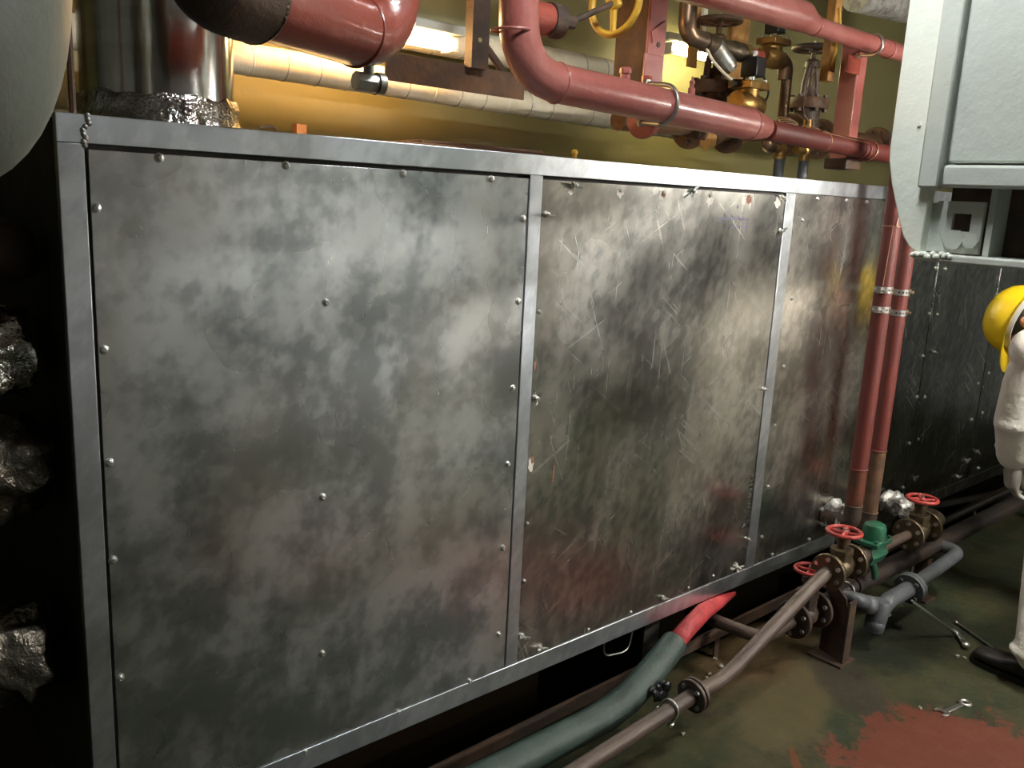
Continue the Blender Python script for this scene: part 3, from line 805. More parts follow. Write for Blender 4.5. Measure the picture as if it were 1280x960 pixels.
# ------------------------------------------------------------------ generic fittings
def flange(parent, c, axis, r, th, mat, bolt_mat, nb=6, rb=0.72, bs=0.012, hub=None):
    c, a = V(c), V(axis).normalized()
    prof = [(r * 0.97, 0), (r, th * 0.15), (r, th * 0.85), (r * 0.97, th)]
    f_ = MB().lathe(prof, c - a * th / 2, a, 32).build('flange', mat, parent)
    u, v, _ = frame_of(a)
    for i in range(nb):
        t = 2 * math.pi * (i + 0.5) / nb
        p = c + (u * math.cos(t) + v * math.sin(t)) * r * rb
        MB().cyl(p - a * (th / 2 + bs * 0.8), p + a * (th / 2 + bs * 0.8), bs * 0.72, n=6).build('bolt', bolt_mat, f_)
    return f_

def handwheel(parent, c, axis, R, r, mat, nut_mat, spokes=4, phase=0.3, hub=None):
    c, a = V(c), V(axis).normalized()
    u, v, _ = frame_of(a)
    mb = MB().torus(c, a, R, r, 36, 10)
    hr = hub or R * 0.24
    mb.lathe([(hr, -r * 0.9), (hr * 1.05, 0), (hr * 0.9, r * 1.1)], c - a * r * 0.6, a, 18)
    for i in range(spokes):
        t = phase + 2 * math.pi * i / spokes
        d = u * math.cos(t) + v * math.sin(t)
        mb.tube([c + d * hr * 0.7 - a * r * 0.5, c + d * R], [r * 0.95, r * 0.75], 8)
    w = mb.build('handwheel', mat, parent)
    MB().cyl(c, c + a * r * 1.9, hr * 0.55, n=6).cyl(c + a * r * 1.9, c + a * r * 2.8, hr * 0.25, n=8).build('wheel_nut', nut_mat, w)
    return w

def globe_valve(name, c, L, Rf, rb, H, Rw, mats, label, up=(0, 0, 1), ax=(1, 0, 0), yoke=False, bs=0.010, nb=6, group=None, phase=0.3):
    """valve on a pipe running along ax; c is on the pipe axis; H is the wheel height above it"""
    body_m, fl_m, wheel_m, bolt_m = mats
    c, a, up = V(c), V(ax).normalized(), V(up).normalized()
    t = thing(name, c - up * Rf, label, 'valve', group)
    MB().lathe([(rb * 0.62, -L / 2), (rb * 0.62, -L * 0.3), (rb * 1.0, -L * 0.12), (rb * 1.05, 0), (rb * 1.0, L * 0.12), (rb * 0.62, L * 0.3), (rb * 0.62, L / 2)], c, a, 26).build('body', body_m, t)
    for s in (-1, 1):
        flange(t, c + a * s * (L / 2 - 0.007), a, Rf, 0.016, fl_m, bolt_m, nb, bs=bs)
    if yoke:
        MB().cyl(c, c + up * (H * 0.36), rb * 0.85).build('neck', body_m, t)
        flange(t, c + up * (H * 0.38), up, rb * 1.35, H * 0.12, fl_m, bolt_m, 6, 0.8, bs)
        mb = MB()
        for s in (-1, 1):
            mb.tube([c + up * H * 0.44 + a * s * rb * 0.8, c + up * H * 0.6 + a * s * rb * 0.75, c + up * H * 0.82 + a * s * rb * 0.36], [rb * 0.22, rb * 0.2, rb * 0.18], 8)
        mb.lathe([(rb * 0.5, 0), (rb * 0.5, H * 0.06), (rb * 0.3, H * 0.09)], c + up * H * 0.79, up, 14)
        mb.lathe([(rb * 0.6, 0), (rb * 0.42, H * 0.08), (rb * 0.42, H * 0.12)], c + up * H * 0.44, up, 14)
        mb.build('yoke', body_m, t)
        MB().cyl(c + up * H * 0.5, c + up * H * 1.03, rb * 0.17, n=12).build('stem', body_m, t)
    else:
        s_ = rb * 0.95
        MB().lathe([(rb * 0.92, 0), (rb * 0.92, H * 0.40), (rb * 1.0, H * 0.41), (rb * 1.0, H * 0.52), (rb * 0.7, H * 0.55)], c, up, 8).build('bonnet', body_m, t)
        MB().lathe([(rb * 0.46, H * 0.5), (rb * 0.5, H * 0.72), (rb * 0.62, H * 0.73), (rb * 0.62, H * 0.86), (rb * 0.3, H * 0.88), (rb * 0.2, H * 1.0)], c, up, 10).build('gland', body_m, t)
    handwheel(t, c + up * H, up, Rw, Rw * 0.13, wheel_m, 'steel_bright', 4 if not yoke else 5, phase)
    return t

def ubolt(c, axis, R, r, leg, mat, label, legs_to):
    """round hoop over a pipe with two legs pointing in the direction legs_to"""
    c, a, g = V(c), V(axis).normalized(), V(legs_to).normalized()
    s = a.cross(g).normalized()
    pts = [c + s * R + g * leg]
    for i in range(13):
        t = math.pi * i / 12
        pts.append(c + s * R * math.cos(t) - g * R * math.sin(t))
    pts.append(c - s * R + g * leg)
    o = thing('u_bolt', c + g * leg, label, 'bolt')
    MB().tube(pts, r, 10).build('hoop', mat, o)
    for e in (-1, 1):
        MB().cyl(c + s * R * e + g * (leg - 0.012), c + s * R * e + g * (leg - 0.001), r * 2.0, n=6).build('nut', mat, o)
    return o

# ------------------------------------------------------------------ red pipe with reducer running along the wall above the duct
YP = 0.05
rq = thing('long_red_pipe', (1.872, 0.050, 1.805), 'long dark red pipe with elbow and reducer running above the duct roof', 'pipe')
c0, c1, c2 = V((1.429, 0.050, 1.827)), V((2.387, 0.050, 1.795)), V((2.485, 0.050, 1.787))
c3 = V((3.295, 0.050, 1.764))
d1 = (c1 - c0).normalized()
path = fillet([Vector((c0.x - 0.02, YP, RZ)), c0, c1], 0.14, 10)
MB().tube(path, 0.047, 32).build('thick_run', 'red_oxide_pink', rq)
end = c3 + (c3 - c2).normalized() * 0.55
MB().lathe([(0.047, 0), (0.047, 0.01), (0.036, 0.075), (0.033, 0.09)], c1 - d1 * 0.01, d1, 28).build('reducer', 'red_oxide_pink', rq)
MB().tube([c2, c3, end], 0.032, 24).build('thin_run', 'red_primer', rq)
for p, d, r in ((V((1.408, 0.050, 1.922)), Vector((-.05, 0, 1)), 0.047), (c0 + d1 * 0.13, d1, 0.047), (c1 - d1 * 0.01, d1, 0.047)):
    MB().torus(p, d, r, 0.0035, 32, 8).build('weld_seam', 'red_oxide_pink', rq)
for px, pr in ((V((3.060, 0.050, 1.767)), .0335), (V((3.089, 0.050, 1.766)), .0335), (V((3.136, 0.050, 1.766)), .034)):
    MB().torus(px, d1, pr, 0.004, 28, 8).build('weld_seam', 'red_primer', rq)
n0 = V((1.806, 0.050, 1.852))
MB().lathe([(.014, -.02), (.014, .022), (.017, .022), (.017, .034), (.013, .038)], n0, (0, 0, 1), 14).build('capped_stub', 'red_oxide_pink', rq)
n1 = V((2.087, 0.050, 1.852))
MB().lathe([(.010, -.02), (.010, .016), (.006, .020), (.006, .028), (.0075, .029), (.0075, .036), (.003, .040), (.003, .048)], n1, (0, 0, 1), 10).build('grease_nipple', 'red_oxide_pink', rq)
# stub to the yellow handwheel valve
s0 = V((1.405, 0.050, 1.963))
MB().cyl(s0, s0 + Vector((0.115, 0, 0)), 0.036).build('side_branch', 'red_oxide_gloss', rq)
yv = thing('handwheel_valve', s0 + Vector((0.12, 0, -0.04)), 'yellow handwheel valve on the elbow of the red pipe', 'valve')
MB().cyl(s0 + Vector((0.112, 0, 0)), s0 + Vector((0.15, 0, 0)), 0.040, n=20).cyl(s0 + Vector((0.15, 0, 0.004)), s0 + Vector((0.20, 0, 0.006)), 0.016, n=8).build('body', 'rust_dark', yv)
wc = V((1.749, 0.050, 2.040))
MB().tube([s0 + Vector((0.19, 0, 0.006)), wc], 0.008, 10).build('stem', 'rust_dark', yv)
handwheel(yv, wc, (1, 0.05, -0.05), 0.078, 0.0095, 'yellow_paint', 'yellow_paint', 3, 0.5, 0.02)
ub = V((1.965, 0.050, 1.812))
ubolt(ub, d1, 0.053, 0.0065, 0.075, 'steel_dull', 'steel u-bolt clamping the long red pipe to the painted column', (0, 1, 0.1))

# painted steel column behind the pipe
cl = thing('steel_column', (2.032, 0.160, 1.880), 'red and rust painted channel column behind the long red pipe', 'column')
cx = V((2.029, 0.150, 1.977))
MB().box((cx.x - 0.034, 0.145, 1.80), (cx.x + 0.040, 0.155, RZ)).build('front_flange', 'red_oxide_pink', cl, bevel=0.002)
MB().box((cx.x - 0.034, 0.155, 1.80), (cx.x - 0.024, 0.26, RZ)).build('web', 'rust_brown', cl)
MB().box((cx.x - 0.034, 0.26, 1.80), (cx.x + 0.040, 0.27, RZ)).build('back_flange', 'rust_brown', cl)
MB().prism([(-.028, -.02), (.030, .018), (.036, -.01), (-.02, -.05)], (cx.x, 0.145, cx.z + 0.06), (1, 0, 0), (0, 0, 1), (0, -0.005, 0)).build('gusset', 'red_oxide_pink', cl)
MB().box((cx.x - 0.05, 0.137, 1.82), (cx.x + 0.02, 0.145, cx.z - 0.02)).build('doubler_plate', 'red_oxide_pink', cl, bevel=0.002)
MB().cyl((cx.x + 0.01, 0.1435, cx.z + 0.01), (cx.x + 0.01, 0.1455, cx.z + 0.01), 0.008, n=12).build('bolt_hole', 'rust_dark', cl)
bf = thing('blind_flange', (1.996, 0.150, 1.733), 'round dark red blind flange hanging under the long red pipe', 'flange')
fc = V((1.986, 0.140, 1.776))
MB().lathe([(.050, 0), (.052, .003), (.052, .014), (.050, .016)], fc, (1, 0.1, 0), 30).lathe([(.046, .018), (.046, .032)], fc, (1, .1, 0), 30).build('disc', 'red_oxide_gloss', bf)
MB().cyl(fc + Vector((.008, 0, 0)), fc + Vector((.008, 0.0, 0.12)), .016).build('stub', 'red_oxide_gloss', bf)

# ------------------------------------------------------------------ upper red pipe with reducer
ur = thing('upper_red_pipe', (2.792, 0.050, 2.124), 'upper red pipe stepping down in size, tied beside the grey cabinet', 'pipe')
e0, e1, e2 = V((2.103, 0.050, 2.135)), V((2.594, 0.050, 2.142)), V((2.678, 0.050, 2.126))
e3 = V((3.252, 0.050, 2.123))
du = (e1 - e0).normalized()
MB().tube(fillet([e0 - du * 0.22 + Vector((0, 0, RZ - e0.z)), e0 - du * 0.22, e1], 0.12, 8), 0.047, 28).build('thick_run', 'red_oxide_pink', ur)
MB().tube([e1 - du * 0.004, e1 + du * 0.008, e2], [0.047, 0.046, 0.030], 24).build('reducer', 'red_oxide_pink', ur)
MB().tube([e2, e3, e3 + (e3 - e2).normalized() * 0.5], 0.029, 22).build('thin_run', 'red_oxide_pink', ur)
for px in (V((2.682, 0.050, 2.127)), V((3.179, 0.050, 2.123))):
    MB().torus(px, du, 0.0295, 0.0035, 24, 8).build('weld_seam', 'red_oxide_pink', ur)
ubolt(V((3.073, 0.050, 2.123)), du, 0.034, 0.0055, 0.06, 'steel_bright', 'shiny u-bolt on the upper red pipe at the red post', (0, 1, 0))
# red post that carries both pipes
rpst = thing('pipe_post', (3.196, 0.160, 1.739), 'red painted square post between the upper and lower red pipes', 'post')
pc = V((3.133, 0.150, 1.962))
MB().box((pc.x - 0.03, 0.115, 1.735), (pc.x + 0.03, 0.185, 2.16)).build('bar', 'red_oxide_pink', rpst, bevel=0.003)
MB().box((pc.x - 0.11, 0.112, 2.03), (pc.x - 0.02, 0.12, 2.09)).build('clamp_plate', 'red_oxide_gloss', rpst)
MB().box((pc.x - 0.055, 0.10, 1.70), (pc.x + 0.05, 0.19, 1.738)).build('foot_block', 'rust_dark', rpst, bevel=0.004)
rb_ = thing('rusty_hanger_bar', (3.094, 0.220, 2.074), 'orange rusty flat hanger bar beside the red post', 'bar')
hb = V((3.080, 0.220, 2.183))
MB().box((hb.x - 0.026, 0.20, 2.01), (hb.x + 0.018, 0.235, RZ)).build('bar', 'rusty_bar', rb_, bevel=0.003)
MB().tube([(hb.x - 0.02, 0.196, 2.06), (hb.x - 0.005, 0.195, 2.10), (hb.x + 0.01, 0.196, 2.2), (hb.x - 0.01, 0.196, 2.26)], 0.005, 8).build('dried_paint_run', 'yellow_paint', rb_)

# ------------------------------------------------------------------ steam line with flanged valves behind the red pipe
YS = 0.52
l0, l1 = along((2.330, 0.520, 1.817), (4.049, 0.520, 1.865), 2.30, 5.6)
sl_ = thing('steam_pipe', V(l0) - Vector((0, 0, .04)), 'rust brown steam pipe along the wall behind the long red pipe', 'pipe')
va, vb_ = V((2.811, 0.520, 1.843)), V((3.466, 0.520, 1.866))
dl = (l1 - l0).normalized()
def on_line(x):
    return l0 + dl * ((x - l0.x) / dl.x)
MB().tube([l0, on_line(va.x - 0.125)], 0.036, 20).build('pipe_run', 'rust_brown', sl_)
MB().tube([on_line(va.x + 0.125), on_line(vb_.x - 0.125)], 0.036, 20).build('pipe_run', 'rust_brown', sl_)
MB().tube([on_line(vb_.x + 0.125), l1], 0.042, 20).build('pipe_run', 'rust_brown', sl_)
rust = ('rust_brown', 'rust_brown', 'rust_brown', 'rust_dark')
globe_valve('globe_valve', on_line(va.x), 0.25, 0.085, 0.062, 0.38, 0.075, rust, 'rusty flanged valve with level handwheel behind the brass strainer', yoke=True, bs=0.016)
globe_valve('globe_valve', on_line(vb_.x), 0.25, 0.085, 0.062, 0.355, 0.082, ('rust_dark', 'rust_brown', 'rust_dark', 'rust_dark'), 'dark rusty flanged valve with yoke beside the red post', yoke=True, bs=0.016, phase=0.8)
fp = on_line(vb_.x + 0.62)
flange(sl_, fp, dl, 0.075, 0.03, 'rust_brown', 'rust_brown', 8, bs=0.014)
# rag hanging on the line under the first valve
MB().prism([(0, 0), (.05, .01), (.085, -.01), (.075, -.05), (.05, -.04), (.02, -.07), (-.01, -.05)], on_line(va.x - 0.12) + Vector((0, -0.05, -0.02)), (1, 0, 0), (0, 0.1, 1), (0, -0.012, 0)).build(
    'peeling_lagging', 'rusty_bar', sl_, bevel=0.003)

# ------------------------------------------------------------------ small copper and brass line in front of the steam valves
YC = 0.40
cp = thing('copper_line', (3.140, 0.400, 1.886), 'aged copper pipe dropping past the strainer and solenoid valves', 'pipe')
k0, k1 = V((2.459, 0.400, 2.282)), V((2.476, 0.400, 2.101))
k2, k3 = V((2.583, 0.400, 2.095)), V((3.097, 0.400, 2.093))
k4 = V((3.102, 0.400, 1.852))
MB().tube(fillet([Vector((k0.x, YC, RZ)), k1, k2], 0.05, 8), 0.030, 20).build('inlet_pipe', 'copper_aged', cp)
MB().tube(fillet([V((3.014, 0.400, 2.100)), k3, k4, k4 + Vector((0, 0, -0.06))], 0.035, 8), 0.0215, 18).build('drop_pipe', 'copper_aged', cp)
MB().cyl(V((3.079, 0.400, 2.074)) , V((3.083, 0.400, 2.028)), 0.025, n=18).build('coupling', 'copper_aged', cp)
ys = thing('y_strainer', (2.702, 0.400, 2.010), 'brass y-shaped strainer hanging between the copper elbow and solenoid valve', 'strainer')
y0, y1 = V((2.574, 0.400, 2.094)), V((2.795, 0.400, 2.087))
dy = (y1 - y0).normalized()
MB().tube([y0, y0.lerp(y1, .25), y0.lerp(y1, .3), y0.lerp(y1, .7), y0.lerp(y1, .75), y1], [.033, .033, .029, .029, .033, .033], 18).build('body', 'bronze_dark', ys)
b0, b1 = V((2.633, 0.400, 2.092)), V((2.698, 0.375, 2.024))
MB().cyl(b0, b1, 0.032, 0.031, 20).cyl(b1, b1 + (b1 - b0).normalized() * 0.012, 0.026, n=8).build('screen_leg', 'steel_dull', ys)
MB().cyl(y1, V((2.830, 0.400, 2.087)), 0.034, n=6).build('union_nut', 'brass', ys)
MB().cyl(V((2.830, 0.400, 2.087)), V((2.911, 0.400, 2.089)), 0.024, n=16).build('nipple', 'red_oxide_gloss', ys)

def solenoid(name, c, s, tilt, label, coil_off=(0, 0, 0)):
    c = V(c)
    t = thing(name, c - Vector((0, 0, 0.05 * s)), label, 'valve')
    MB().lathe([(.028 * s, -.055 * s), (.028 * s, -.035 * s), (.034 * s, -.02 * s), (.034 * s, .02 * s), (.028 * s, .035 * s), (.028 * s, .055 * s)], c, (1, 0, -0.05), 14).build('body', 'brass', t)
    MB().cyl(c, c + Vector((0, 0, .040 * s)), .030 * s, n=16).build('neck', 'brass', t)
    MB().cbox(c + Vector((0, 0, .048 * s)), (.092 * s, .075 * s, .020 * s)).build('cover_plate', 'brass', t, bevel=.003)
    for ex in (-1, 1):
        for ey in (-1, 1):
            MB().cyl(c + Vector((ex * .036 * s, ey * .027 * s, .056 * s)), c + Vector((ex * .036 * s, ey * .027 * s, .066 * s)), .006 * s, n=6).build('bolt', 'steel_bright', t)
    k = c + Vector(coil_off) + Vector((0.0, 0, .058 * s))
    MB().cyl(k, k + Vector((0, 0, .075 * s)), .010 * s, n=10).build('coil_stem', 'steel_dull', t)
    MB().cbox(k + Vector((0.004, 0, .040 * s)), (.045 * s, .052 * s, .052 * s)).build('coil', 'black_plastic', t, bevel=.004)
    MB().cyl(k + Vector((0, 0, .072 * s)), k + Vector((0, 0, .082 * s)), .012 * s, n=6).build('coil_nut', 'steel_bright', t)
    return t
solenoid('solenoid_valve', (2.988, 0.400, 2.096), 1.15, 0, 'brass solenoid valve with black coil near the upper red pipe', (-.004, 0, 0))
solenoid('solenoid_valve', (2.803, 0.360, 1.910), 1.3, 0, 'brass solenoid valve with black coil behind the reducer of the red pipe', (.012, 0, 0.0))
MB().tube(fillet([(2.825, 0.400, 2.003), (2.894, 0.400, 2.039), (2.967, 0.400, 2.014), (2.997, 0.400, 1.966), (2.988, 0.420, 1.925)], .05), .004, 8).build('coil_cable', 'black_plastic', label='black cable looping from the solenoid coil above the red pipe', cat='cable')
MB().tube(fillet([(2.572, 0.390, 2.077), (2.588, 0.370, 2.034), (2.649, 0.360, 1.996), (2.717, 0.370, 1.983)], .05), .005, 8).build('tied_cable', 'lagging_cream', label='pale cable tied under the strainer leg', cat='cable')
MB().cyl((2.710, 0.370, 1.972), (2.786, 0.370, 1.980), 0.014, n=12).build('cable_gland', 'black_plastic', label='black cable gland below the strainer', cat='gland')
# flat bars hanging behind the strainer
hb1 = V((2.780, 0.600, 2.259))
MB().box((hb1.x - 0.03, 0.60, 2.05), (hb1.x + 0.02, 0.61, RZ)).build('hanger_strap', 'rusty_bar', label='rust stained hanger strap behind the copper inlet pipe', cat='strap')
hb2 = V((2.853, 0.620, 2.273))
MB().box((hb2.x - 0.012, 0.62, 2.12), (hb2.x + 0.012, 0.64, RZ)).build('hanger_strap', 'lagging_cream', label='cream painted narrow hanger strap beside the copper inlet pipe', cat='strap')
hb3 = V((3.129, 0.660, 2.293))
MB().box((hb3.x - 0.05, 0.66, 2.05), (hb3.x + 0.07, 0.68, RZ)).build('hanger_strap', 'rusty_bar', label='wide rust stained hanger strap behind the rusty handwheel', cat='strap')
# brass tees going down into the duct roof
for k, (px, lab) in enumerate((((3.112, 0.400, 1.717), 'brass tee on a taped riser at the copper drop pipe'), ((3.286, 0.400, 1.721), 'brass tee on a taped riser under the dark rusty valve'))):
    c = V(px)
    t = thing('brass_riser', (c.x, c.y, ZT), lab, 'fitting')
    MB().cyl((c.x, c.y, ZT), (c.x, c.y, c.z + 0.02), 0.021, n=16).build('taped_end', 'grey_pipe_paint', t)
    MB().lathe([(.024, 0), (.024, .012), (.020, .014), (.020, .06), (.026, .062), (.026, .085), (.032, .086), (.032, .10), (.018, .104), (.018, .16)], (c.x, c.y, c.z + 0.018), (0, 0, 1), 12).build('tee_body', 'brass', t)
    MB().cyl((c.x, c.y, c.z + 0.055), (c.x + (-0.075 if k == 0 else -0.07), c.y, c.z + 0.058), 0.017, n=12).build('tee_branch', 'brass', t)
    if k == 0:
        MB().tube(fillet([(c.x - 0.06, c.y, c.z + .058), (c.x - 0.10, c.y, c.z + .06), (c.x - 0.10, c.y, c.z + 0.14)], .03), .022, 14).build('elbow', 'copper_aged', t)
cw = MB()
for (px, n_) in ((V((3.031, 0.330, 1.868)), 4), (V((3.204, 0.330, 1.853)), 4)):
    for i in range(n_):
        cw.torus(px + Vector((0.004 * i, 0, -0.006 * i)), (0.35, 0.1 * i - 0.15, 1), 0.040 - 0.003 * i, 0.0018, 28, 6)
pts = fillet([(3.180, 0.330, 1.881), (3.122, 0.330, 1.911), (3.147, 0.330, 2.031), (3.045, 0.220, 2.095)], 0.06)
cw.tube(pts, 0.0018, 6)
cw.tube([(3.051, 0.330, 1.852), (3.146, 0.330, 1.855)], 0.0018, 6)
cw.build('copper_wire', 'wire_copper', label='loose coils of thin copper wire lying behind the red pipe', cat='wire')
tw = MB()
tw.torus(V((2.818, 0.050, 1.778)), d1 + Vector((0, 0, .1)), 0.033, 0.0014, 28, 6)
tw.tube([V((2.777, 0.030, 1.804)), V((2.878, 0.025, 1.799)), V((3.060, 0.020, 1.789))], 0.0012, 6)
tw.torus(V((3.124, 0.050, 1.767)), d1 + Vector((0.0, 0.15, -.2)), 0.0375, 0.0014, 28, 6)
tw.build('tie_wire', 'wire_copper', label='thin wire tied round the lower red pipe at the red post', cat='wire')
lagged_line('lagged_pipe', [(3.886, 0.600, 2.494), (4.770, 0.600, 2.547)], 0.07, 'beige lagged pipe behind the top corner of the grey cabinet', mat='lagging_white', bands=6)

# ------------------------------------------------------------------ two vertical red pipes with perforated straps
def drop_pipe(x, y, r, zt, zb, zburn, label, k):
    t = thing('vertical_red_pipe', (x, y, zb), label, 'pipe')
    MB().tube([(x, y, zburn), (x, y, zt)], r, 24).build('painted_run', 'red_primer', t)
    MB().tube([(x, y, zb + 0.075), (x, y, zburn)], r, 24).build('bare_length', 'red_primer_burnt' if k == 0 else 'rust_brown', t)
    MB().tube(fillet([(x, y, zb + 0.075), (x, y, zb), (x, -0.004, zb)], 0.055, 8), r * 1.02, 24).build('elbow', 'rust_dark', t)
    MB().torus((x, y, zburn), (0, 0.02, 1), r, 0.0035, 24, 8).build('weld_seam', 'red_primer', t)
    MB().torus((x, y, zb + 0.075), (0, 0, 1), r, 0.003, 24, 8).build('weld_seam', 'rust_dark', t)
    for z in ((1.285, 1.215) if k == 0 else (1.268, 1.192)):
        s = MB()
        s.rings([[Vector((x + math.cos(a) * (r + d), y + math.sin(a) * (r + d), z + h)) for a in (2 * math.pi * j / 30 for j in range(30))]
                 for d, h in ((.0002, -.011), (.0022, -.011), (.0022, .011), (.0002, .011))], cap=False)
        b_ = s.build('strap', 'steel_dull', t)
        for j in range(5):
            a = math.radians(196 + 24 * j)
            p = Vector((x + math.cos(a) * (r + .002), y + math.sin(a) * (r + .002), z))
            n_ = Vector((math.cos(a), math.sin(a), 0))
            MB().cyl(p, p + n_ * 0.0009, 0.0042, n=8).build('strap_hole', 'dark_steel', b_)
        e = Vector((x + (-1 if k == 0 else 1) * (r + 0.010), y - 0.008, z))
        MB().cbox(e, (.022, .016, .020)).build('strap_lug', 'steel_dull', b_)
        MB().cyl(e + Vector((0, -0.022, 0)), e + Vector((0, 0.016, 0)), .005, n=6).build('strap_bolt', 'steel_bright', b_)
    return t
drop_pipe(3.052, -0.115, 0.031, 2.06, 0.402, 0.62, 'vertical red pipe with bare scorched foot and strap, beside the third panel', 0)
drop_pipe(3.225, -0.098, 0.029, 1.74, 0.335, 0.66, 'vertical red pipe behind its twin, scorched almost black at the foot', 1)
w2 = MB()
w2.torus((3.052, -0.115, 1.505), (0.05, 0, 1), 0.0325, 0.0013, 24, 6)
w2.tube([(3.02, -0.135, 1.505), (3.014, -0.13, 1.30)], 0.0012, 5)
w2.tube([(3.03, -0.142, 1.505), (3.045, -0.146, 1.62)], 0.0012, 5)
w2.build('tie_wire', 'wire_copper', label='thin wire tied round the nearer vertical red pipe', cat='wire')
def crumple(c, axis, r, ln, mat, label, seed, name):
    c, a = V(c), V(axis).normalized()
    pts = [c + a * ln * i / 10 for i in range(11)]
    rr = [r * (1.05 + 0.22 * noise.noise(Vector((seed, i * .8, 0)))) for i in range(11)]
    return MB().tube(pts, rr, 30, wob=0.6, seed=seed).build(name, mat, label=label, cat='lagging', angle=30)
crumple((3.085, -0.008, 0.402), (-0.10, -1, 0.05), 0.050, 0.085, 'foil_bright', 'torn foil wrap where the nearer red pipe enters the duct', 11, 'foil_wrap')
crumple((3.548, -0.008, 0.365), (-0.05, -1, -0.02), 0.040, 0.13, 'foil_bright', 'torn silver and white wrap on the pipe behind the third red handwheel', 12, 'foil_wrap')

# ------------------------------------------------------------------ valve line in front of the duct
YV, ZV = -0.25, 0.362
lp = thing('condensate_pipe', (1.8, YV, 0.1), 'long brown pipe on the deck rising to the red handwheel valve', 'pipe')
A0, A1 = V((1.494, -0.250, 0.122)), V((1.962, -0.250, 0.160))
dA = Vector((1, 0, (A1.z - A0.z) / (A1.x - A0.x))).normalized()
start = A0 - dA * 1.5
MB().tube([start, A0, A1 - dA * 0.01], 0.0225, 20).build('lower_run', 'pipe_brown', lp)
MB().tube(fillet([A1 + dA * 0.01, V((2.105, -0.250, 0.160)), V((2.585, -0.250, 0.343)), (2.655, YV, ZV)], 0.12, 8), 0.0225, 20).build('rising_run', 'pipe_brown', lp)
flange(lp, A1 - dA * 0.011, dA, 0.050, 0.011, 'pipe_brown', 'steel_dull', 4, 0.70, 0.010)
flange(lp, A1 + dA * 0.005, dA, 0.050, 0.011, 'pipe_brown', 'steel_dull', 4, 0.70, 0.010)
uc = V((1.853, -0.250, 0.155))
ubolt(uc, dA, 0.026, 0.004, 0.045, 'steel_bright', 'small u-bolt holding the brown deck pipe beside its flange', (0, 0.5, -1))
bronze = ('bronze_dark', 'bronze_dark', 'red_wheel', 'steel_bright')
globe_valve('red_handwheel_valve', (2.735, YV, ZV), 0.165, 0.062, 0.040, 0.125, 0.054, bronze, 'bronze valve with red handwheel next to the green trap, on the brown pipe', bs=0.011)
globe_valve('red_handwheel_valve', (3.318, YV, ZV), 0.165, 0.062, 0.040, 0.128, 0.054, bronze, 'bronze valve with red handwheel joined to the silver wrapped pipe', bs=0.011, phase=0.7)
globe_valve('red_handwheel_valve', (2.650, -0.19, 0.185), 0.15, 0.066, 0.040, 0.165, 0.050, ('rust_dark', 'rust_dark', 'red_wheel', 'steel_dull'), 'low dark valve with red handwheel half hidden under the rising brown pipe', bs=0.011)
gt = thing('steam_trap', (2.955, YV, 0.28), 'green painted steam trap between two bronze valves', 'steam trap')
MB().lathe([(.026, -.125), (.026, -.06), (.034, -.05), (.034, .05), (.026, .06), (.020, .09), (.018, .23), (.018, .285)], (2.955, YV, ZV), (1, 0, 0), 18).build('pipe_body', 'pipe_brown', gt)
MB().lathe([(.036, -.055), (.040, -.03), (.040, .03), (.036, .055)], (2.955, YV, ZV - 0.004), (1, 0, 0), 8).build('trap_body', 'green_enamel', gt)
MB().prism([(-.055, -.045), (.055, -.045), (.062, -.03), (.062, .03), (.055, .045), (-.055, .045), (-.062, .03), (-.062, -.03)], (2.955, YV, ZV + 0.036), (1, 0, 0), (0, 1, 0), (0, 0, 0.016)).build('cover_flange', 'green_enamel', gt, bevel=.002)
MB().lathe([(.041, 0), (.041, .038), (.036, .052), (.022, .060), (.004, .062)], (2.955, YV, ZV + 0.052), (0, 0, 1), 26).build('cap', 'green_enamel', gt)
for ex in (-1, 1):
    for ey in (-1, 1):
        MB().cyl((2.955 + ex * .048, YV + ey * .035, ZV + .05), (2.955 + ex * .048, YV + ey * .035, ZV + .062), .007, n=6).build('bolt', 'green_enamel', gt)
MB().tube(fillet([(2.955, YV, ZV - .03), (2.98, YV - .01, ZV - .07), (3.0, YV - .005, ZV - .11)], .03), .013, 10).build('drain_leg', 'green_enamel', gt)
vp = thing('valve_branch_pipe', (3.5, -0.15, 0.33), 'short dark elbow pipe from the third handwheel valve to the duct', 'pipe')
MB().tube(fillet([(3.402, YV, ZV), (3.548, YV, ZV), (3.548, -0.004, ZV)], 0.09, 8), 0.026, 18).build('elbow_run', 'bronze_dark', vp)

# support bracket under the valves
sp = thing('pipe_support', (2.775, -0.232, 0), 'rusty brown angle bracket standing on the deck under the valves', 'bracket')
MB().prism([(-.05, 0), (.05, 0), (.05, .20), (.04, .235), (.0, .255), (-.04, .235), (-.05, .20)], (2.775, -0.235, 0.008), (0.35, 1, 0), (0, 0, 1), (0.008, 0, 0)).build('web_plate', 'rust_dark', sp)
MB().box((2.755, -0.296, 0.006), (2.800, -0.289, 0.235)).build('edge_flange', 'rust_dark', sp)
MB().cbox((2.778, -0.24, 0.004), (0.10, 0.13, 0.008)).build('base_plate', 'rust_dark', sp)

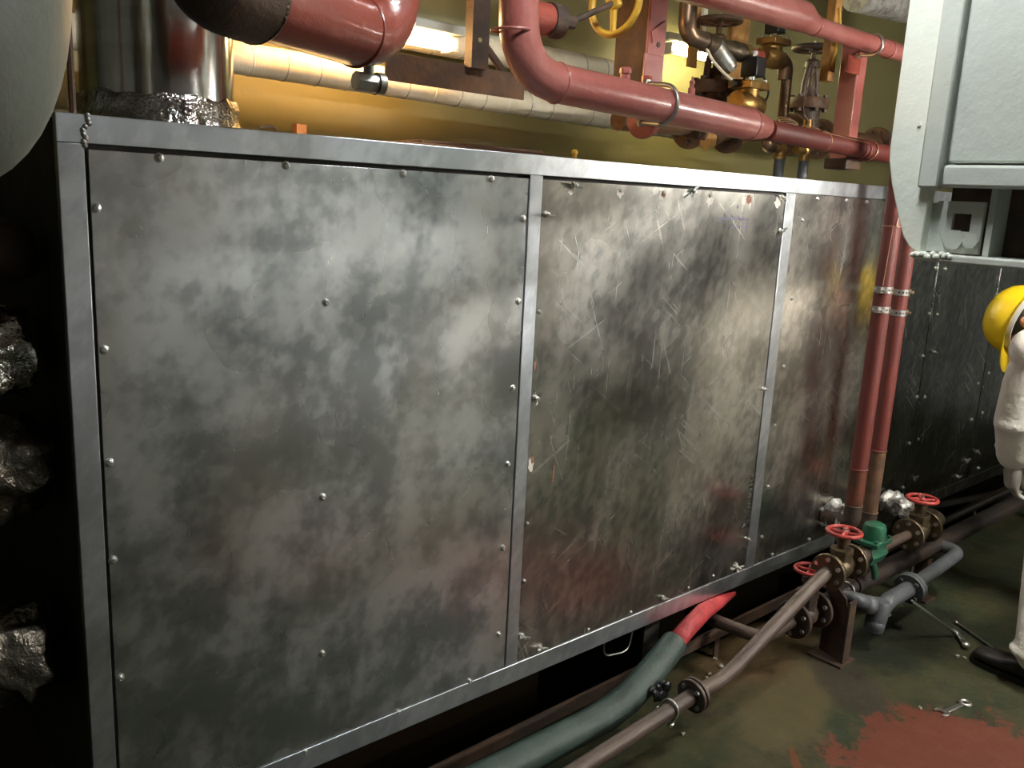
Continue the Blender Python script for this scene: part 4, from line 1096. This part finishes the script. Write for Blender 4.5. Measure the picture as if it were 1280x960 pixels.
# dark long pipe further along the deck and its clamp
lpz = 0.212
dk = thing('long_dark_pipe', (4.0, -0.2, 0.15), 'long dark brown pipe running low beside the duct to the deep end', 'pipe')
MB().tube([(2.725, -0.19, 0.19), (2.80, -0.195, 0.20), (2.95, -0.20, lpz)], [0.026, 0.026, 0.030], 18).build('near_run', 'pipe_umber', dk)
MB().tube([(2.95, -0.20, lpz), (3.9, -0.20, lpz + 0.004), (6.0, -0.20, lpz + 0.01)], 0.036, 20).build('far_run', 'pipe_umber', dk)
MB().tube(fillet([(2.575, -0.19, 0.185), (2.40, -0.19, 0.17), (2.38, 0.10, 0.16)], .06), 0.022, 16).build('return_run', 'pipe_brown', dk)
ubolt((2.905, -0.20, 0.206), (1, 0, .05), 0.033, 0.004, 0.05, 'steel_bright', 'thin u-bolt round the long dark pipe near the bracket', (0, 0.4, -1))
for x in (3.55, 5.0):
    s_ = thing('pipe_saddle', (x, -0.2, 0), 'dark saddle foot under the long dark pipe, %s' % ('near the grey flange' if x < 4 else 'at the deep end'), 'saddle')
    MB().box((x - .02, -0.225, 0), (x + .02, -0.175, lpz - 0.034)).build('leg', 'rust_dark', s_)
    MB().cbox((x, -0.2, 0.004), (.09, .10, .008)).build('foot_plate', 'rust_dark', s_)
MB().box((3.72, -0.086, 0), (3.74, -0.078, 0.20)).box((3.60, -0.10, 0.195), (5.6, -0.07, 0.203)).box((3.60, -0.074, 0.17), (5.6, -0.07, 0.203)).box((5.2, -0.086, 0), (5.22, -0.078, 0.20)).build(
    'cable_tray', 'dark_steel', label='dark angle iron tray between the duct and the long dark pipe', cat='tray')

# grey drain pipe
gp = thing('grey_drain_pipe', (3.2, -0.3, 0.08), 'grey painted drain pipe with flange and elbows in front of the dark pipe', 'pipe')
g0, g1, g2 = V((2.824, -0.270, 0.214)), V((2.945, -0.290, 0.172)), V((2.963, -0.300, 0.124))
g3, g4, g5 = V((3.022, -0.300, 0.170)), V((3.211, -0.300, 0.172)), V((3.637, -0.300, 0.214))
MB().tube(fillet([(g0.x + 0.03, -0.225, g0.z - .01), g0 + Vector((0.03, 0, 0)), g1], .03), .026, 18).build('upper_branch', 'grey_pipe_paint', gp)
MB().lathe([(.034, -.06), (.036, -.05), (.036, .045), (.030, .055)], V((2.965, -0.300, 0.136)), (0.1, -0.1, 1), 20).build('tee', 'grey_pipe_paint', gp)
MB().tube(fillet([V((2.967, -0.300, 0.129)), g3, g4], .05), .030, 20).build('tee_outlet', 'grey_pipe_paint', gp)
MB().ball(V((2.957, -0.300, 0.101)), .035).build('tee_cap', 'grey_pipe_paint', gp)
MB().ball(V((2.918, -0.285, 0.181)), .034).build('knuckle', 'grey_pipe_paint', gp)
dg = (g5 - g4).normalized()
MB().tube(fillet([g4, g5, (g5.x, -0.20, lpz)], .06, 8), .026, 18).build('run', 'grey_pipe_paint', gp)
flange(gp, g4 - dg * .009, dg, .058, .016, 'grey_pipe_paint', 'grey_pipe_paint', 4, .7, .011)
flange(gp, g4 + dg * .009, dg, .058, .016, 'grey_pipe_paint', 'grey_pipe_paint', 4, .7, .011)
MB().torus(V((2.981, -0.300, 0.144)), (0.1, -0.1, 1), .036, .003, 24, 6).build('bead', 'grey_pipe_paint', gp)

# ------------------------------------------------------------------ green lagged pipe with red cloth end
gl = thing('green_lagged_pipe', (1.4, -0.13, 0.06), 'dark green lagged pipe on the deck with a red wrapped end bending under the duct', 'pipe')
zz = 0.112
p_ = fillet([(0.0, -0.13, zz), (1.80, -0.125, zz + .004), V((2.089, -0.070, 0.202))], .16, 10)
MB().tube(p_, [0.044] * (len(p_) - 1) + [0.042], 26, wob=.05, seed=2).build('lagging', 'green_lagging', gl)
r0, r1, r2 = V((2.095, -0.070, 0.210)), V((2.279, -0.030, 0.238)), V((2.528, 0.020, 0.215))
pr = [r0 - (r1 - r0) * .1, r0.lerp(r1, .5), r1, r1.lerp(r2, .5), r2]
MB().tube(pr, [.030, .028, .030, .024, .009], 16, wob=.25, seed=5).build('red_wrap', 'red_cloth', gl, angle=180)
rg = MB()
rnd = random.Random(9)
for k in range(9):
    c = V((1.912, -0.155, 0.146)) + Vector((rnd.uniform(-.03, .03), rnd.uniform(-.02, .015), rnd.uniform(-.025, .03)))
    rg.ball(c, (rnd.uniform(.012, .024), rnd.uniform(.008, .014), rnd.uniform(.008, .02)), 8, 5, Matrix.Rotation(rnd.uniform(0, 3), 3, 'Y'))
rg.build('torn_lagging', 'black_plastic', gl, angle=20)

# ------------------------------------------------------------------ grey painted steel cabinet hanging over the walkway
gc = thing('grey_cabinet', (2.2, -1.0, 1.45), 'grey green painted steel cabinet with lug plate hanging over the walkway', 'cabinet')
XC = 1.90
MB().box((XC + 0.03, -1.55, 1.62), (2.45, -0.70, 2.35)).build('body', 'cabinet_paint', gc)
pl = [(-.647, 2.35), (-.6465, 1.690), (-.649, 1.660), (-.660, 1.615), (-.685, 1.545), (-.702, 1.503), (-.716, 1.484), (-.730, 1.474), (-.745, 1.470), (-.745, 1.60), (-.765, 1.62), (-.765, 2.35)]
MB().prism(pl, (XC, 0, 0), (0, 1, 0), (0, 0, 1), (0.03, 0, 0)).build('side_plate', 'cabinet_paint_lit', gc, bevel=.003)
MB().box((XC - 0.022, -.770, 1.606), (XC + 0.02, -.727, 2.35), Matrix.Rotation(math.radians(0), 3, 'Z')).build('corner_post', 'cabinet_paint', gc, bevel=.004)
MB().box((XC - 0.006, -1.55, 1.657), (XC + 0.03, -.7755, 2.35)).build('door', 'cabinet_paint', gc, bevel=.005)
MB().box((XC - 0.022, -1.55, 1.608), (XC + 0.03, -.7765, 1.652)).build('sill_bar', 'cabinet_paint', gc, bevel=.006)
# lug under the cabinet
lm = MB()
lm.box((1.925, -.790, 1.475), (1.937, -.738, 1.556)).box((1.925, -.851, 1.475), (1.937, -.828, 1.556)).box((1.925, -.828, 1.475), (1.937, -.790, 1.520))
lm.prism([(-.738, 1.556), (-.746, 1.571), (-.760, 1.581), (-.851, 1.581), (-.851, 1.556)], (1.925, 0, 0), (0, 1, 0), (0, 0, 1), (.012, 0, 0))
lm.build('lug_plate', 'cabinet_paint', gc)
MB().box((1.925, -.745, 1.478), (1.945, -.737, 1.575)).build('lug_web', 'cabinet_paint_lit', gc, bevel=.003)
MB().cyl((1.918, -.800, 1.503), (1.925, -.800, 1.503), .022, n=6).cyl((1.914, -.836, 1.502), (1.925, -.836, 1.502), .016, n=6).build('bolt', 'cabinet_paint', gc)
MB().box((1.89, -1.55, 1.455), (2.02, -.735, 1.472)).build('lower_lip', 'cabinet_paint', gc, bevel=.004)
MB().box((2.0, -1.55, 1.472), (2.02, -.75, 1.62)).build('back_web', 'rust_dark', gc)
MB().box((1.93, -.870, 1.472), (2.0, -.858, 1.62)).build('gusset', 'cabinet_paint', gc)
wd = MB()
rnd = random.Random(3)
for k in range(14):
    wd.ball((1.893, -.733 - .006 * k, 1.468 + rnd.uniform(-.004, .004)), (.008, .007, .006), 8, 5)
wd.build('weld_bead', 'cabinet_paint_lit', gc)
MB().cyl((XC - .0035, -.705, 1.735), (XC, -.705, 1.735), .004, n=8).build('paint_drip', 'white_mark', gc)
MB().lathe([(.016, 0), (.016, .012), (.012, .016)], (XC - .006, -.935, 1.93), (-1, 0, 0), 16).build('door_latch', 'rust_dark', gc)
for y in (-1.4, -.85):
    MB().box((2.1, y - .03, 2.35), (2.16, y + .03, RZ)).build('hanger', 'cabinet_paint', gc)

# ------------------------------------------------------------------ tools and scraps on the deck
def spanner(label, p0, p1, head, w, z, ring=True, mat='steel_bright'):
    p0, p1 = V(p0), V(p1)
    d = (p1 - p0); d.z = 0
    L = d.length
    d.normalize()
    s = Vector((-d.y, d.x, 0))
    base = Vector((p0.x, p0.y, z))
    t = thing('spanner', base + d * L / 2, label, 'spanner')
    h = 0.006
    MB().prism([(head, -w * .55), (L - head, -w * .42), (L - head, w * .42), (head, w * .55)], base, d, s, (0, 0, h)).build('shank', mat, t, bevel=.0015)
    # open jaw at p0
    pj = []
    R = head * 1.15
    for i in range(13):
        a = math.radians(40 + 280 * i / 12)
        pj.append((R * .2 + R * math.cos(a + 0.26), R * math.sin(a + 0.26)))
    pj += [(R * .05, -R * .42), (-R * .05 + R * .1, R * .35)]
    MB().prism(pj, base + d * R * .5, -d, s, (0, 0, h * 1.3)).build('open_jaw', mat, t, bevel=.001)
    if ring:
        c = base + d * (L - head * .4) + Vector((0, 0, h * .6))
        MB().torus(c, (0, 0, 1), head * .75, head * .28, 24, 8, 1.0).build('ring_end', mat, t)
    return t
spanner('small chrome open ended spanner lying on green deck by the red primer patch', (2.739, -0.643, 0.002), (2.871, -0.669, 0.002), .020, .018, 0.001)
t = thing('wrench_bar', (3.423, -0.327, 0.005), 'long twin rod steel wrench bar leaning from the grey flange to the deck', 'wrench')
ba, bb = V((3.102, -0.360, 0.171)), V((3.325, -0.448, 0.012))
sd = Vector((0.012, 0.012, 0.0))
MB().tube([ba + sd * .6, bb.lerp(ba, .1) + sd * .25], .0035, 8).tube([ba - sd * .6, bb.lerp(ba, .1) - sd * .25], .0035, 8).build('twin_rods', 'steel_bright', t)
MB().tube([bb.lerp(ba, .13), bb, V((3.265, -0.501, 0.012))], [.007, .010, .010], 12).ball(V((3.257, -0.507, 0.014)), (.016, .016, .012)).build('socket_head', 'steel_bright', t)
t = thing('thin_rod', (3.406, -0.472, 0.004), 'thin dark steel rod lying on the deck behind the black shoe', 'rod')
MB().tube([(3.432, -0.401, 0.006), (3.338, -0.570, 0.006)], .0045, 8).ball((3.427, -0.403, 0.008), .0075).build('shaft', 'steel_dull', t)
rnd = random.Random(12)
CRUMBS = {0: 'largest clump of pale lagging crumbs on the deck behind the rising brown pipe', 6: 'lone pale crumb on the deck below the brown pipe flange',
          7: 'pale crumb of lagging at the foot of the rusty pipe bracket', 8: 'pale scraps of lagging on the deck at the toe of the black shoe',
          9: 'small pale crumb on the deck beside the chrome spanner'}
def scrap(px, r, k):
    c = V(px)
    mb = MB()
    for i in range(3):
        mb.cbox(c + Vector((rnd.uniform(-r, r), rnd.uniform(-r, r), .004)), (rnd.uniform(.6, 1.2) * r, rnd.uniform(.3, .8) * r, .006), Matrix.Rotation(rnd.uniform(0, 3), 3, 'Z'))
    mb.build('lagging_scrap', 'debris', label=CRUMBS.get(k, 'tiny crumb of pale lagging on the deck between duct and brown pipe'), cat='scrap', group='crumbs of lagging on the deck')
for k, (px, r) in enumerate((((2.404, -0.047, 0.000), .016), ((2.327, -0.048, 0.000), .005), ((2.302, -0.060, 0.000), .006), ((2.431, -0.001, 0.000), .007), ((2.394, -0.065, 0.000), .008), ((2.417, -0.101, 0.000), .006),
                             ((1.984, -0.207, 0.000), .006), ((2.761, -0.255, 0.000), .008), ((3.168, -0.531, 0.000), .014), ((2.713, -0.587, 0.000), .005))):
    scrap(px, r, k)
# ------------------------------------------------------------------ worker bending over beside the duct
def remeshed(mb, name, mat, parent, voxel, smooth=6, **kw):
    o = mb.build(name, mat, parent, angle=180, **kw)
    r = o.modifiers.new('remesh', 'REMESH')
    r.mode = 'VOXEL'
    r.voxel_size = voxel
    r.use_smooth_shade = True
    s = o.modifiers.new('smooth', 'SMOOTH')
    s.iterations = smooth
    s.factor = 0.5
    return o
per = thing('person', (3.55, -0.76, 0), 'person in white coverall and yellow helmet bending down to work beside the duct', 'person')
hc = Vector((3.755, -0.335, 1.165))                 # helmet centre
cr = Vector((0.158, 0.963, 0.226)).normalized()      # crown of the head
fc_ = (Vector((-0.05, 0.45, -0.9)) - cr * Vector((-0.05, 0.45, -0.9)).dot(cr)).normalized()   # where the face looks
sd_ = cr.cross(fc_).normalized()
HM = Matrix((sd_, fc_, cr)).transposed()            # head axes: side, face, crown
def hp(a, b, c):
    return hc + HM @ Vector((a, b, c))
neck = Vector((3.76, -0.575, 1.085))
chest, belly, hip = Vector((3.73, -0.63, 1.04)), Vector((3.69, -0.74, 0.93)), Vector((3.67, -0.86, 0.86))
LS, LE, LW = Vector((3.545, -0.47, 1.085)), Vector((3.60, -0.43, 0.80)), Vector((3.67, -0.425, 0.655))
RS, RE, RW = Vector((3.90, -0.52, 1.06)), Vector((4.02, -0.50, 0.83)), Vector((4.00, -0.42, 0.62))
LH, LK, LA = Vector((3.57, -0.85, 0.84)), Vector((3.405, -0.68, 0.50)), Vector((3.185, -0.765, 0.10))
RH, RK, RA = Vector((3.78, -0.87, 0.84)), Vector((3.90, -0.70, 0.48)), Vector((3.90, -0.93, 0.10))
bd = MB()
bd.ball(hp(0, 0.0, -0.045), (0.076, 0.098, 0.115), 20, 14, HM)          # skull
bd.ball(hp(0, 0.035, -0.115), (0.056, 0.062, 0.06), 16, 10, HM)          # jaw
bd.limb([hp(0, 0.085, -0.055), hp(0, 0.112, -0.085)], [.012, .016], 10)  # nose
bd.ball(hp(0, 0.088, -0.128), (.026, .012, .010), 12, 8, HM)             # lips
bd.ball(hp(0, 0.085, -0.040), (.055, .016, .012), 12, 8, HM)             # brow
for s in (-1, 1):
    bd.ball(hp(s * 0.080, -0.012, -0.07), (.012, .020, .034), 12, 8, HM) # ears
bd.limb([hp(0, -0.02, -0.10), neck, chest], [.056, .06, .10], 16)
bd.limb([chest, belly, hip], [.12, .115, .13], 16)
for s_, e_, w_2 in ((LS, LE, LW), (RS, RE, RW)):
    bd.limb([chest.lerp(s_, .5), s_, e_, w_2, w_2 + (w_2 - e_).normalized() * .05], [.07, .058, .042, .028, .026], 14)
for h_, k_, a_ in ((LH, LK, LA), (RH, RK, RA)):
    bd.limb([h_, k_, a_, a_ + Vector((0.005, 0.03, -0.04))], [.085, .056, .040, .035], 14)
remeshed(bd, 'body', 'skin', per, 0.0075, 4)
for s in (-1, 1):
    MB().ball(hp(s * .032, .089, -.062), .012, 12, 8).build('eye', 'eye_white', per)
cv = MB()
cv.limb([neck + Vector((0, -.01, -.005)), chest, belly, hip], [.085, .155, .155, .165], 20)
cv.limb([LS, chest, RS], [.085, .13, .085], 18)
cv.limb([LH, hip, RH], [.12, .15, .12], 16)
cv.limb([LS + Vector((.02, -.02, .02)), LS.lerp(LE, .5), LE, LE.lerp(LW, .55), LW], [.086, .076, .073, .066, .062], 18)
cv.ball(LE + Vector((-.012, 0, -.01)), (.07, .07, .045), 14, 8)
cv.ball(LW + Vector((-.01, 0, .03)), (.078, .072, .022), 14, 8)
cv.ball(LW + Vector((0, 0, -.005)), (.072, .066, .020), 14, 8)
cv.limb([RS, RE, RW], [.086, .073, .058], 18)
for h_, k_, a_ in ((LH, LK, LA), (RH, RK, RA)):
    cv.limb([h_, h_.lerp(k_, .5), k_, k_.lerp(a_, .5), a_ + Vector((0, 0, .02))], [.12, .105, .090, .082, .078], 18)
    cv.ball(a_ + Vector((0, .01, .015)), (.086, .09, .025), 16, 8)
cvo = remeshed(cv, 'coverall', 'coverall', per, 0.010, 5)
MB().torus(neck + Vector((0, .02, .0)), (hp(0, 0, -.1) - neck), .070, .016, 28, 10).build('collar', 'coverall', per)
# helmet: shell with peak, sweatband inside
hm = MB()
prof = [(0.152, -0.036), (0.150, -0.030), (0.136, -0.024), (0.134, 0.0), (0.128, 0.035), (0.113, 0.070), (0.088, 0.098), (0.052, 0.117), (0.02, 0.123), (0.001, 0.124)]
def shell(profile):
    out = []
    for r, h in profile:
        ring = []
        for j in range(40):
            a = 2 * math.pi * j / 40
            k = 1.0 + (0.30 * max(0, math.sin(a)) ** 3 if h < -0.028 else 0.0)
            ring.append(hc + HM @ Vector((r * .90 * math.cos(a), r * 1.05 * math.sin(a) * k, h)))
        out.append(ring)
    return out
inner = [(0.001, 0.119), (0.05, 0.112), (0.085, 0.093), (0.109, 0.066), (0.124, 0.033), (0.130, 0.0), (0.132, -0.026), (0.148, -0.034), (0.152, -0.036)]
hm.rings(shell(prof) , cap=False)
hm.rings(shell(inner[::-1]), cap=False)
hm.build('helmet', 'helmet_yellow', per, label='yellow hard hat', angle=50)
hb_ = MB()
ring = []
for (r, h) in ((.100, -.034), (.104, -.034), (.106, -.004), (.102, -.004)):
    ring.append([hc + HM @ Vector((r * .95 * math.cos(a), r * 1.08 * math.sin(a), h)) for a in (2 * math.pi * j / 36 for j in range(36))])
hb_.rings(ring, cap=False)
hb_.build('sweatband', 'headband', per)
hr = MB()
hr.ball(hp(0, -0.012, -0.030), (0.083, 0.100, 0.105), 24, 14, HM)
hr.build('hair', 'hair', per)
# gloves
def glove(w, d, side, thumb):
    d = d.normalized()
    s = side.normalized()
    n = d.cross(s).normalized()
    g = MB()
    g.limb([w - d * .01, w + d * .035, w + d * .085], [.030, .034, .030], 14)
    for k in (-1, 0, 1):
        g.limb([w + d * .03 + s * .022 * k, w + d * .092 + s * .024 * k], [.022, .019], 12)
    for k, (o_, l_) in enumerate(((-.034, .070), (-.012, .082), (.011, .078), (.032, .060))):
        b0_ = w + d * .095 + s * o_
        b1_ = b0_ + d * l_ * .45 + n * l_ * .16
        b2_ = b1_ + d * l_ * .26 + n * l_ * .34
        b3_ = b2_ + d * l_ * .02 + n * l_ * .28
        g.limb([b0_ - d * .02, b0_, b1_, b2_, b3_], [.0105, .0105, .0100, .0092, .0082], 10)
    t0 = w + d * .03 + s * thumb * .034
    g.limb([t0, t0 + d * .032 + s * thumb * .026 + n * .012, t0 + d * .062 + s * thumb * .030 + n * .030], [.014, .012, .0095], 10)
    return g
remeshed(glove(LW + Vector((.004, -.002, -.030)), Vector((.12, -.05, -1)), Vector((.75, .65, 0)), 1), 'glove', 'glove', per, 0.004, 4)
remeshed(glove(RW + Vector((-.01, .02, -.014)), Vector((-.1, .25, -.9)), Vector((1, .1, 0)), -1), 'glove', 'glove', per, 0.004, 4)
# shoes
def shoe(a_, d):
    d = Vector((d[0], d[1], 0)).normalized()
    s = Vector((-d.y, d.x, 0))
    heel = Vector((a_.x, a_.y, 0)) - d * .075
    prof_ = []
    for t, w, h in ((0, .030, .070), (.02, .038, .085), (.06, .041, .105), (.10, .042, .108), (.13, .043, .085), (.17, .047, .068), (.21, .050, .062), (.25, .046, .056), (.275, .034, .046), (.288, .012, .032)):
        ring = []
        for j in range(16):
            a = 2 * math.pi * j / 16
            c, z = math.cos(a), math.sin(a)
            ring.append(heel + d * t + s * w * (abs(c) ** .75) * (1 if c > 0 else -1) + Vector((0, 0, .014 + (h - .014) * (.5 + .5 * (abs(z) ** .8) * (1 if z > 0 else -1)))))
        prof_.append(ring)
    sh = MB().rings(prof_).build('shoe', 'shoe_leather', per, angle=60)
    pts_ = []
    for t, w in ((-.004, .022), (.02, .038), (.08, .043), (.16, .048), (.22, .052), (.265, .042), (.292, .014)):
        pts_.append((t, w))
    poly = pts_ + [(t, -w) for t, w in reversed(pts_)]
    MB().prism(poly, heel, d, s, (0, 0, .018)).build('sole', 'black_plastic', sh)
shoe(LA, (0.03, 0.25))
shoe(RA, (0.05, 0.25))
